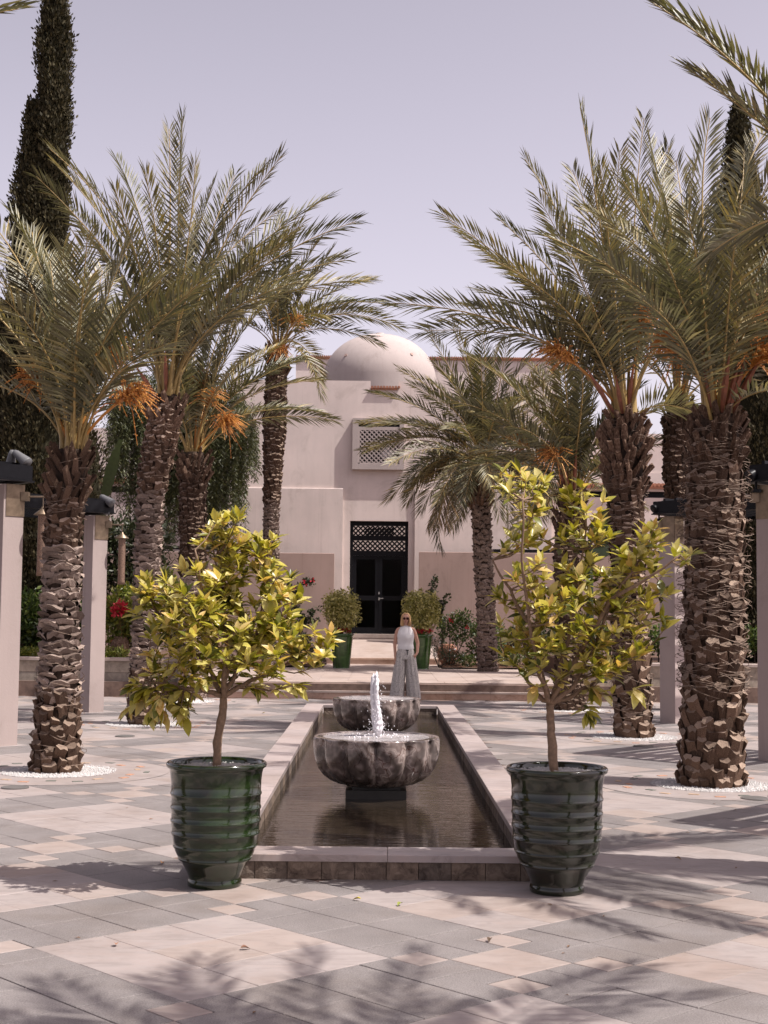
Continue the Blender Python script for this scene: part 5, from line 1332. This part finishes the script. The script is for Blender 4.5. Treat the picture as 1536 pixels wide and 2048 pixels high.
# weeping pepper tree
def weeping(x, y, z0, lab, seed, spans):
    base = (x, y, z0); r = empty('weeping_tree', base, lab, 'weeping tree'); rr = random.Random(seed); nr = np.random.RandomState(seed)
    b = MB(); b.tube([(0, 0, 0), (.1, 0, 2), (-.1, 0, 3.6), (.1, 0, 4.6)], [.16, .13, .11, .07], 8)
    Vs = []; Fs = []; nb = 0
    for (cx, cy_px, wpx, ztop_px, zbot_px, cnt) in spans:
        c = W(cx, ztop_px, y) - Vector(base)
        b.tube([(0, 0, 3.2), (c.x * .5, 0, c.z * .9), (c.x, 0, c.z)], [.06, .04, .02], 5)
        for k in range(cnt):
            ox = rr.gauss(0, wpx * .45) * y / FPX; oy = rr.uniform(-.7, .7); zt_s = c.z + rr.uniform(-.5, .3); L_s = (zbot_px - ztop_px) * y / FPX * rr.uniform(.35, 1.05)
            m = int(L_s / .045) + 3; t_ = np.linspace(0, 1, m); sway = rr.uniform(-.15, .15)
            P = np.stack([c.x + ox + sway * t_ ** 2, np.full(m, oy), zt_s - L_s * t_], 1) + nr.normal(size=(m, 3)) * .02
            for s_ in (-1, 1):
                D = np.stack([np.full(m, s_ * .7), nr.uniform(-.6, .6, m), np.full(m, -.9)], 1) + nr.normal(size=(m, 3)) * .25; D /= np.linalg.norm(D, axis=1)[:, None]
                Wv = np.cross(D, nr.normal(size=(m, 3))); Wv /= np.linalg.norm(Wv, axis=1)[:, None]; s = nr.uniform(.08, .15, m)[:, None]
                V = np.stack([P, P + D * s * .5 + Wv * s * .11, P + D * s, P + D * s * .5 - Wv * s * .11], 1).reshape(-1, 3); bq = nb + np.arange(m)[:, None] * 4
                Vs.append(V); Fs.append(bq + np.array([[0, 1, 2, 3]])); nb += 4 * m
    b.build('trunk', MT['darkbark'], r); link('crown', fastmesh('crown', np.concatenate(Vs), [np.concatenate(Fs)], [MT['pepper']]), r)
p = W(370, 1300, 36.0)
weeping(p.x, 36.0, .3, 'weeping fine leaved tree hanging behind the left palms', 5, [(240, 0, 25, 790, 980, 70), (285, 0, 35, 760, 1080, 120), (345, 0, 40, 740, 1090, 150), (430, 0, 35, 780, 1100, 140), (478, 0, 26, 800, 1060, 90), (505, 0, 16, 850, 960, 30), (400, 0, 40, 760, 1000, 100)])

def shrub(name, pts_px, Y, r_px, n, size, mat, lab, cat, seed, z0=.3, petals=None, sub='foliage', asp=.45, upd=.3, group=None):
    c0 = W(pts_px[0][0], pts_px[0][1], Y); base = (c0.x, Y, z0); r = empty(name, base, lab, cat, group)
    blobs = []
    for i, (px, py) in enumerate(pts_px):
        rp = r_px[i] if isinstance(r_px, (list, tuple)) else r_px; c = W(px, py, Y + (i % 3 - 1) * .12); R_ = rp * Y / FPX; blobs.append((c, (R_, R_ * .9, R_)))
    cloud_obj(sub, blobs, n, size, seed, mat, r, base, aspect=asp, updir=upd)
    b = MB()
    wide = max(abs(c.x - c0.x) for c, _ in blobs) > 1.2
    for c, R_ in blobs: b.tube([((c.x - c0.x) if wide else 0, 0, 0), ((c.x - c0.x) * 1.0, (c.y - Y) * .5, (c.z - z0) * .5), (c.x - c0.x, c.y - Y, c.z - z0)], [.014, .01, .006], 4)
    so = b.build('stem', MT['darkbark'], r)
    if wide: so['kind'] = 'stuff'
    if petals:
        rp_ = random.Random(seed); bl2 = []
        for k in range(petals[1]):
            c, R_ = blobs[rp_.randrange(len(blobs))]; bl2.append(((c[0] + rp_.uniform(-1, 1) * R_[0], c[1] - R_[1] * .8, c[2] + rp_.uniform(-.9, .9) * R_[2]), (petals[2],) * 3))
        cloud_obj('petals', bl2, petals[1] * 14, petals[3], seed + 3, petals[0], r, base, aspect=.8)
    return r
# left planter shrubs (Y ~ 29)
shrub('leafy_bush', [(60, 1215), (85, 1250), (70, 1280), (45, 1240), (175, 1230), (20, 1260), (120, 1250)], 29.5, [38, 38, 34, 40, 36, 44, 50], 5200, .13, MT['green'], 'dense green bush behind the nearest left palm trunk', 'bush', 21, .7)
shrub('low_hedge', [(x, 1308) for x in range(-10, 255, 14)], 28.4, 14, 3000, .07, MT['brightgreen'], 'low bright hedge along the left planter wall', 'hedge', 22, .7)
shrub('flowering_shrub', [(225, 1215), (232, 1245), (250, 1190), (262, 1230), (240, 1280), (270, 1260)], 29.0, [22, 24, 22, 28, 24, 26], 2600, .12, MT['brightgreen'], 'yellow green shrub with a red bloom left of the large palm', 'shrub', 23, .7, petals=(MT['red'], 5, .06, .07))
p = W(238, 1218, 28.6); fl = empty('red_flower', (p.x, p.y, p.z), 'single large red flower head beside the second left pillar', 'flower')
cloud_obj('petals', [(p, (.13, .1, .13))], 160, .10, 77, MT['red'], fl, p, aspect=.5)
p = W(240, 1300, 28.9); cy = empty('cycad', (p.x, 28.9, .7), 'small cycad with stubby trunk and upright leaves in the left planter', 'cycad')
b = MB(); b.lathe([(.16, 0), (.20, .15), (.19, .3), (.12, .42), (.02, .45)], 14); b.build('trunk', MT['boot_brown'], cy)
for k in range(16):
    a = k * 2.4; e = .5 + .5 * (k / 16); d = Vector((math.cos(a) * math.cos(e + .3), math.sin(a) * math.cos(e + .3), math.sin(e + .3)))
    A = [np.array(q) for q in (Vector((0, 0, .42)), Vector((d.x * .15, d.y * .15, .42 + .3)), Vector((d.x * .4, d.y * .4, .42 + d.z * .75)), Vector((d.x * .75, d.y * .75, .42 + d.z * .85)))]
    link('frond', frond_mesh(*A, seed=900 + k, npair=26, lmax=.13, wid=.012), cy)
shrub('dwarf_citrus', [(345, 1170), (352, 1205), (340, 1240), (330, 1150), (360, 1240), (345, 1275)], 28.8, [18, 26, 28, 16, 26, 24], 1900, .11, MT['brightgreen'], 'yellow green shrub between the two larger left palm trunks', 'shrub', 24, .7)
# banana leaves
def banana(px_list, Y, lab, z0):
    c0 = W(px_list[0][0][0], px_list[0][0][1], Y); base = Vector((c0.x, Y, z0)); r = empty('banana_plant', base, lab, 'banana plant')
    b = MB(); b.tube([(0, 0, 0), (0, 0, max(.5, c0.z - z0))], [.10, .05], 8); b.build('stem', MT['banana'], r)
    for i, (a, c, w) in enumerate(px_list):
        A, C_ = W(*a, Y), W(*c, Y - .4 + .3 * i); n = 16; b = MB(); sd = (C_ - A).normalized().cross(Vector((0, 1, 0))).normalized()
        for k in range(n + 1):
            t_ = k / n; q = A.lerp(C_, t_) + Vector((0, 0, .25 * math.sin(t_ * 3.0))) * (C_ - A).length * .4 - base; hw = w * math.sin(min(1, t_ * 1.15 + .05) * math.pi * .93) ** .6 + .01
            rip = (1 + .12 * math.sin(k * 2.7))
            b.v += [tuple(q - sd * hw * rip + Vector((0, .1 * hw, -.25 * hw))), tuple(q), tuple(q + sd * hw * rip + Vector((0, .1 * hw, -.25 * hw)))]
        for k in range(n): z = k * 3; b.f += [(z, z + 1, z + 4, z + 3), (z + 1, z + 2, z + 5, z + 4)]; b.m += [0, 0]
        b.build('leaf', MT['banana'], r, smooth=True)
banana([((205, 1010), (242, 880), .12), ((165, 1010), (172, 850), .11), ((190, 1060), (150, 1010), .1)], 31.0, 'banana plant with large upright leaves behind the nearest left palm', .7)
banana([((1180, 1080), (1225, 1015), .16), ((1190, 1090), (1240, 1055), .16), ((1170, 1110), (1250, 1100), .14)], 30.0, 'banana plant with arching leaves behind the right potted tree', .7)
# dark backing shrubs far left/right behind pillars
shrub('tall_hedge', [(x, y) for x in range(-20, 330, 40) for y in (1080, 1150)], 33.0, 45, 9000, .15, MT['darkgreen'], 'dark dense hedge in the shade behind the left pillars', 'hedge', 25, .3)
shrub('clipped_hedge', [(x, 1270 + (i % 3) * 12) for i, x in enumerate(range(1205, 1560, 16))], 29.0, 26, 5000, .10, MT['green'], 'dark green hedge behind the right pillars', 'hedge', 26, .7)
# right bed
shrub('rose_bush', [(900, 1250), (925, 1240), (940, 1262), (915, 1275), (885, 1262)], 35.5, [20, 22, 18, 18, 14], 1500, .085, MT['green'], 'leafy rose bush with one red bloom in front of the right garden wall', 'bush', 31, petals=(MT['red'], 3, .04, .05))
shrub('white_flowering_bush', [(958, 1262), (978, 1285), (965, 1310), (990, 1262), (1000, 1305), (945, 1300)], 35.3, [20, 24, 22, 20, 22, 18], 1900, .09, MT['green'], 'bush sprinkled with small white flowers at the foot of the dark crowned palm', 'bush', 32, petals=(MT['white'], 16, .018, .035))
shrub('wispy_plant', [(878, 1302), (895, 1310), (868, 1285), (915, 1316)], 35.1, [16, 16, 12, 14], 700, .11, MT['darkgreen'], 'wispy grassy plant right of the right entrance pot', 'plant', 33, petals=(MT['white'], 8, .012, .025), asp=.12)
shrub('seedling_bush', [(925, 1318), (940, 1322), (1010, 1322), (1035, 1315), (1060, 1318), (1085, 1312), (1110, 1318)], 35.0, 13, 1400, .07, MT['green'], 'row of low small plants along the right bed edge', 'plant', 34, petals=(MT['white'], 8, .012, .025))
shrub('dark_bush', [(1040, 1270), (1060, 1290), (1090, 1275), (1020, 1290), (1080, 1300), (1110, 1280)], 36.2, 24, 2400, .09, MT['darkgreen'], 'dark bush behind the right potted tree trunk', 'bush', 35)
shrub('bed_plants', [(600, 1302), (620, 1300), (640, 1312), (580, 1290), (610, 1280), (560, 1300)], 35.2, 14, 1300, .08, MT['darkgreen'], 'low dark plants left of the left entrance pot', 'plant', 36, petals=(MT['white'], 5, .012, .025))
# climbing bougainvillea
def vine(paths, Y, lab, seed, red, mat):
    rr = random.Random(seed); c0 = W(*paths[0][0], Y); base = (c0.x, Y, .3); r = empty('climbing_vine', base, lab, 'vine'); b = MB(); blobs = []
    for pth in paths:
        pts = [W(*q, Y) - Vector(base) for q in pth]; b.tube(pts, [.012 - .008 * i / len(pts) for i in range(len(pts))], 4)
        for a, c in zip(pth[:-1], pth[1:]):
            for k in range(4):
                t_ = (k + .5) / 4; blobs.append((W(a[0] + (c[0] - a[0]) * t_ + rr.uniform(-5, 5), a[1] + (c[1] - a[1]) * t_ + rr.uniform(-5, 5), Y - .05), (.08, .06, .08)))
    b.build('stem', MT['darkbark'], r)['kind'] = 'stuff'
    cloud_obj('foliage', blobs, len(blobs) * 22, .085, seed, mat, r, base, aspect=.7)
    if red: cloud_obj('petals', [(W(x, y, Y - .12), (.05, .05, .05)) for x, y in red], len(red) * 12, .05, seed + 1, MT['red'], r, base, aspect=.9)
vine([[(600, 1300), (598, 1240), (590, 1190), (605, 1165), (630, 1160)], [(596, 1230), (580, 1200), (566, 1178)], [(600, 1230), (615, 1240), (640, 1210)], [(592, 1190), (575, 1170)], [(600, 1250), (640, 1240)]], 39.05, 'bougainvillea with red blooms climbing the left garden wall', 41, [(568, 1183), (575, 1178), (606, 1163), (612, 1168), (625, 1160), (590, 1175), (580, 1200), (598, 1185)], MT['darkgreen'])
vine([[(888, 1300), (882, 1250), (876, 1215), (862, 1200), (866, 1175), (867, 1152)], [(882, 1250), (886, 1220), (894, 1190)], [(882, 1250), (872, 1225)], [(876, 1215), (886, 1212)]], 39.05, 'thin dark vine climbing the right garden wall', 42, [], MT['darkgreen'])
# terracotta jar in the right bed
p = W(895, 1332, 36.0); b = MB(); b.lathe([(0, 0), (.12, 0), (.20, .10), (.26, .25), (.27, .36), (.22, .46), (.15, .50), (.17, .54), (.14, .54), (.12, .48)], 28)
tag(b.build('clay_jar', MT['terracotta'], smooth=True, loc=(p.x, 36.0, .33)), 'round terracotta jar half hidden among plants in the right bed', 'jar')
# bark mulch crumbs at bed edge
b = MB()
for k in range(900):
    x = rnd.choice([rnd.uniform(1.6, 5), rnd.uniform(-5, -1.4)]); y = rnd.uniform(34.46, 36.5); s = rnd.uniform(.015, .04); b.box(x - s, x + s, y - s * .5, y + s * .5, .345, .345 + s * .6)
tag(b.build('mulch', plain('bark mulch', (.20, .11, .07), .9, 0, .4)), 'bark mulch on the planting beds', kind='stuff')

# ================================================================== WOMAN
def skin_mesh(name, verts, edges, rads, mat, sub=2):
    me = bpy.data.meshes.new(name + '_s'); me.from_pydata(verts, edges, []); o = bpy.data.objects.new(name + '_s', me); COL.objects.link(o)
    m = o.modifiers.new('s', 'SKIN'); m.branch_smoothing = .3
    lay = me.skin_vertices[0].data
    for i, r in enumerate(rads): lay[i].radius = (r, r) if not isinstance(r, tuple) else r
    lay[0].use_root = True
    s_ = o.modifiers.new('u', 'SUBSURF'); s_.levels = sub; s_.render_levels = sub
    dg = bpy.context.evaluated_depsgraph_get(); me2 = bpy.data.meshes.new_from_object(o.evaluated_get(dg)); me2.name = name
    bpy.data.objects.remove(o); bpy.data.meshes.remove(me)
    me2.materials.clear(); me2.materials.append(mat); me2.polygons.foreach_set('use_smooth', [True] * len(me2.polygons)); return me2
skin_m = NT('skin', .5, .4); skin_m.color((.50, .28, .20)); skin_m.b.inputs['Subsurface Weight'].default_value = .1; skin_m = skin_m.mat
wx = W(811, 1300, 26.75).x
woman = empty('person', (wx, 26.75, 0), 'woman with blond bob, sunglasses, white sleeveless top and wide patterned grey trousers, hand in pocket', 'person')
V = []; E = []; Rr = []
def vtx(p, r, par=None):
    V.append(p); Rr.append(r)
    if par is not None: E.append((par, len(V) - 1))
    return len(V) - 1
# faces -y ; x right of picture
pel = vtx((0, 0, .92), (.15, .10)); wa = vtx((0, 0, 1.05), (.115, .085), pel); chs = vtx((0, 0, 1.24), (.135, .095), wa); sh = vtx((0, .01, 1.36), (.10, .065), chs)
nk = vtx((0, .0, 1.43), .046, sh); n2 = vtx((0, -.01, 1.47), .044, nk)
hc = vtx((0, -.02, 1.53), (.062, .075), n2); ht = vtx((0, -.012, 1.60), (.068, .080), hc)
for s in (-1, 1):
    hp = vtx((s * .08, 0, .86), .085, pel); kn = vtx((s * .09, .0, .48), .055, hp); an = vtx((s * .10, .02, .09), .036, kn); ft = vtx((s * .105, -.10, .035), .032, an)
    so = vtx((s * .150, .01, 1.355), .050, sh); 
    if s < 0:
        el = vtx((-.205, .02, 1.09), .037, so); wr = vtx((-.195, -.03, .86), .026, el); pm = vtx((-.190, -.045, .79), (.034, .020), wr)
        for k in range(4): f1 = vtx((-.212 + .015 * k, -.055, .735), .0095, pm); vtx((-.208 + .015 * k, -.062, .685 + .006 * abs(k - 1)), .0085, f1)
        th = vtx((-.165, -.065, .765), .011, pm); vtx((-.158, -.078, .725), .009, th)
    else:
        el = vtx((.235, .045, 1.10), .037, so); wr = vtx((.225, -.045, .92), .026, el); pm = vtx((.19, -.075, .86), (.034, .020), wr)
        for k in range(4): f1 = vtx((.175 - .004 * k, -.082 + .012 * k, .815), .0095, pm); vtx((.165 - .004 * k, -.080 + .012 * k, .775), .0085, f1)
        th = vtx((.165, -.10, .865), .011, pm); vtx((.145, -.108, .845), .009, th)
me = skin_mesh('body', V, E, Rr, skin_m); body = link('body', me, woman)
# face details
b = MB(); b.lathe([(.0, -.098), (.022, -.094), (.045, -.078), (.062, -.045), (.069, -.005), (.071, .03), (.064, .065), (.045, .092), (.0, .103)], 24, (0, -.022, 1.555), fn=lambda r_, z, a: r_ * (1.0 + .13 * abs(math.sin(a)) ** 2))
b.add([(-.009, -.098, 1.535), (.009, -.098, 1.535), (0, -.118, 1.538), (0, -.098, 1.568)], [(0, 1, 2), (0, 2, 3), (2, 1, 3)])
link('head', b.mesh('head', skin_m, True), woman)
b = MB(); b.tube([(-.020, -.095, 1.512), (0, -.101, 1.514), (.020, -.095, 1.512)], [.003, .006, .003], 6); link('mouth', b.mesh('mouth', plain('lips', (.42, .13, .12), .5)), woman)
gl = empty('sunglasses', (0, 0, 0)); gl.parent = woman
for s in (-1, 1):
    b = MB(); b.tube([(s * .030, -.104, 1.562), (s * .030, -.110, 1.562)], .025, 14); link('lens', b.mesh('lens', plain('dark lens', (.03, .008, .01), .1)), gl)
b = MB(); b.bar((-.01, -.108, 1.566), (.01, -.108, 1.566), .005); b.bar((-.055, -.10, 1.57), (-.074, -.01, 1.57), .005); b.bar((.055, -.10, 1.57), (.074, -.01, 1.57), .005); link('frame', b.mesh('frame', MT['bronze']), gl)
hair_m = NT('blond hair', .5, .5); hv = hair_m.coord('Object', (90, 90, 6)); hair_m.color(hair_m.ramp(hair_m.noise(hv, 1, 3), [(.35, (.24, .12, .05)), (.5, (.48, .28, .12)), (.7, (.66, .43, .21))])); hair_m.bump(hair_m.noise(hv, 1, 3), .6, .004)
b = MB(); n = 40
rows = [(0.0, 1.672), (.035, 1.668), (.066, 1.648), (.086, 1.610), (.094, 1.565), (.098, 1.515), (.104, 1.47), (.102, 1.43), (.088, 1.418)]
for r_, z in rows:
    for k in range(n):
        a = 2 * math.pi * k / n - math.pi / 2
        # open at the face (a = -90 deg)
        fa = abs(((k / n * 360 + 180) % 360) - 180)
        open_ = z < 1.635 and fa < (40 if z > 1.5 else 46)
        rr_ = r_ * (1 + .04 * math.sin(k * 5.0)) * (1.0 if not open_ else .70)
        b.v.append((rr_ * math.cos(a) * 1.0, -.012 + rr_ * math.sin(a) * 1.05, z))
for i in range(len(rows) - 1):
    for k in range(n):
        z = rows[i + 1][1]; fa = abs(((k / n * 360 + 180) % 360) - 180)
        if z < 1.635 and fa < 38: continue
        a0 = i * n + k; a1 = i * n + (k + 1) % n; b.f.append((a0, a0 + n, a1 + n, a1)); b.m.append(0)
link('hair', b.mesh('hair', hair_m.mat, True), woman)
# top
def loft(rings, n=40, fold=0, closed_top=False, wob=0.0):
    b = MB()
    for (cx, cy, cz, rx, ry) in rings:
        for k in range(n):
            a = 2 * math.pi * k / n; q = 1 + wob * math.sin(a * fold + cz * 3) if fold else 1
            b.v.append((cx + rx * q * math.cos(a), cy + ry * q * math.sin(a), cz))
    for i in range(len(rings) - 1):
        for k in range(n): a0 = i * n + k; a1 = i * n + (k + 1) % n; b.f.append((a0, a1, a1 + n, a0 + n)); b.m.append(0)
    return b
knit = NT('white rib knit', .8, .3); kw = knit.n('ShaderNodeTexWave'); kw.bands_direction = 'X'; kw.inputs['Scale'].default_value = 22; knit.l(knit.coord('Object'), kw.inputs['Vector']); knit.color(knit.ramp(kw.outputs[1], [(0, (.62, .60, .59)), (.6, (.80, .78, .77))])); knit.bump(kw.outputs[1], .5, .004)
b = loft([(0, 0, .975, .150, .115), (0, 0, 1.00, .162, .122), (0, 0, 1.05, .152, .115), (0, 0, 1.10, .147, .112), (0, -.008, 1.17, .155, .122), (0, -.016, 1.23, .163, .134), (0, -.008, 1.29, .152, .118), (0, .0, 1.335, .146, .098), (0, .004, 1.375, .132, .080), (0, .006, 1.405, .092, .066), (0, .004, 1.425, .062, .056)])
link('top', b.mesh('top', knit.mat, True), woman)
tro = NT('patterned grey cloth', .85, .2); vo = tro.n('ShaderNodeTexVoronoi'); vo.inputs['Scale'].default_value = 60; tro.l(tro.coord('Object', (1, 1, .8)), vo.inputs['Vector'])
tro.color(tro.ramp(vo.outputs[0], [(.22, (.16, .145, .13)), (.42, (.50, .47, .44))])); tro.bump(tro.noise(tro.coord('Object', (14, 14, 1.6)), 1, 4), .8, .03)
tr_ = empty('trousers', (0, 0, 0)); tr_.parent = woman
b = loft([(0, 0, .985, .150, .112), (0, 0, .95, .160, .120), (0, 0, .90, .175, .128), (0, 0, .84, .190, .132), (0, 0, .79, .195, .130)]); link('waist', b.mesh('waist', tro.mat, True), tr_)
for s in (-1, 1):
    rings = []
    for i in range(13):
        f_ = i / 12; z = .86 - .82 * f_; rings.append((s * (.088 + .078 * f_), -.004 + (.03 if s > 0 else -.02) * f_, z, .102 + .034 * f_, .116 + .02 * f_))
    b = loft(rings, 48, 9, wob=.06); link('trouser_leg', b.mesh('trouser_leg', tro.mat, True), tr_)
b = MB(); b.bar((.03, -.125, .96), (.035, -.132, .88), .014); b.bar((.0, -.122, .965), (.06, -.122, .962), .018); link('tie', b.mesh('tie', plain('dark tie', (.05, .05, .05), .7)), tr_)
for s in (-1, 1):
    b = MB(); b.obox((s * .12, -.12, .03), Vector((1, 0, 0)), Vector((0, 1, 0)), Vector((0, 0, 1)), .035, .08, .025); link('shoe', b.mesh('shoe', plain('tan sandal', (.25, .14, .08), .6)), woman)
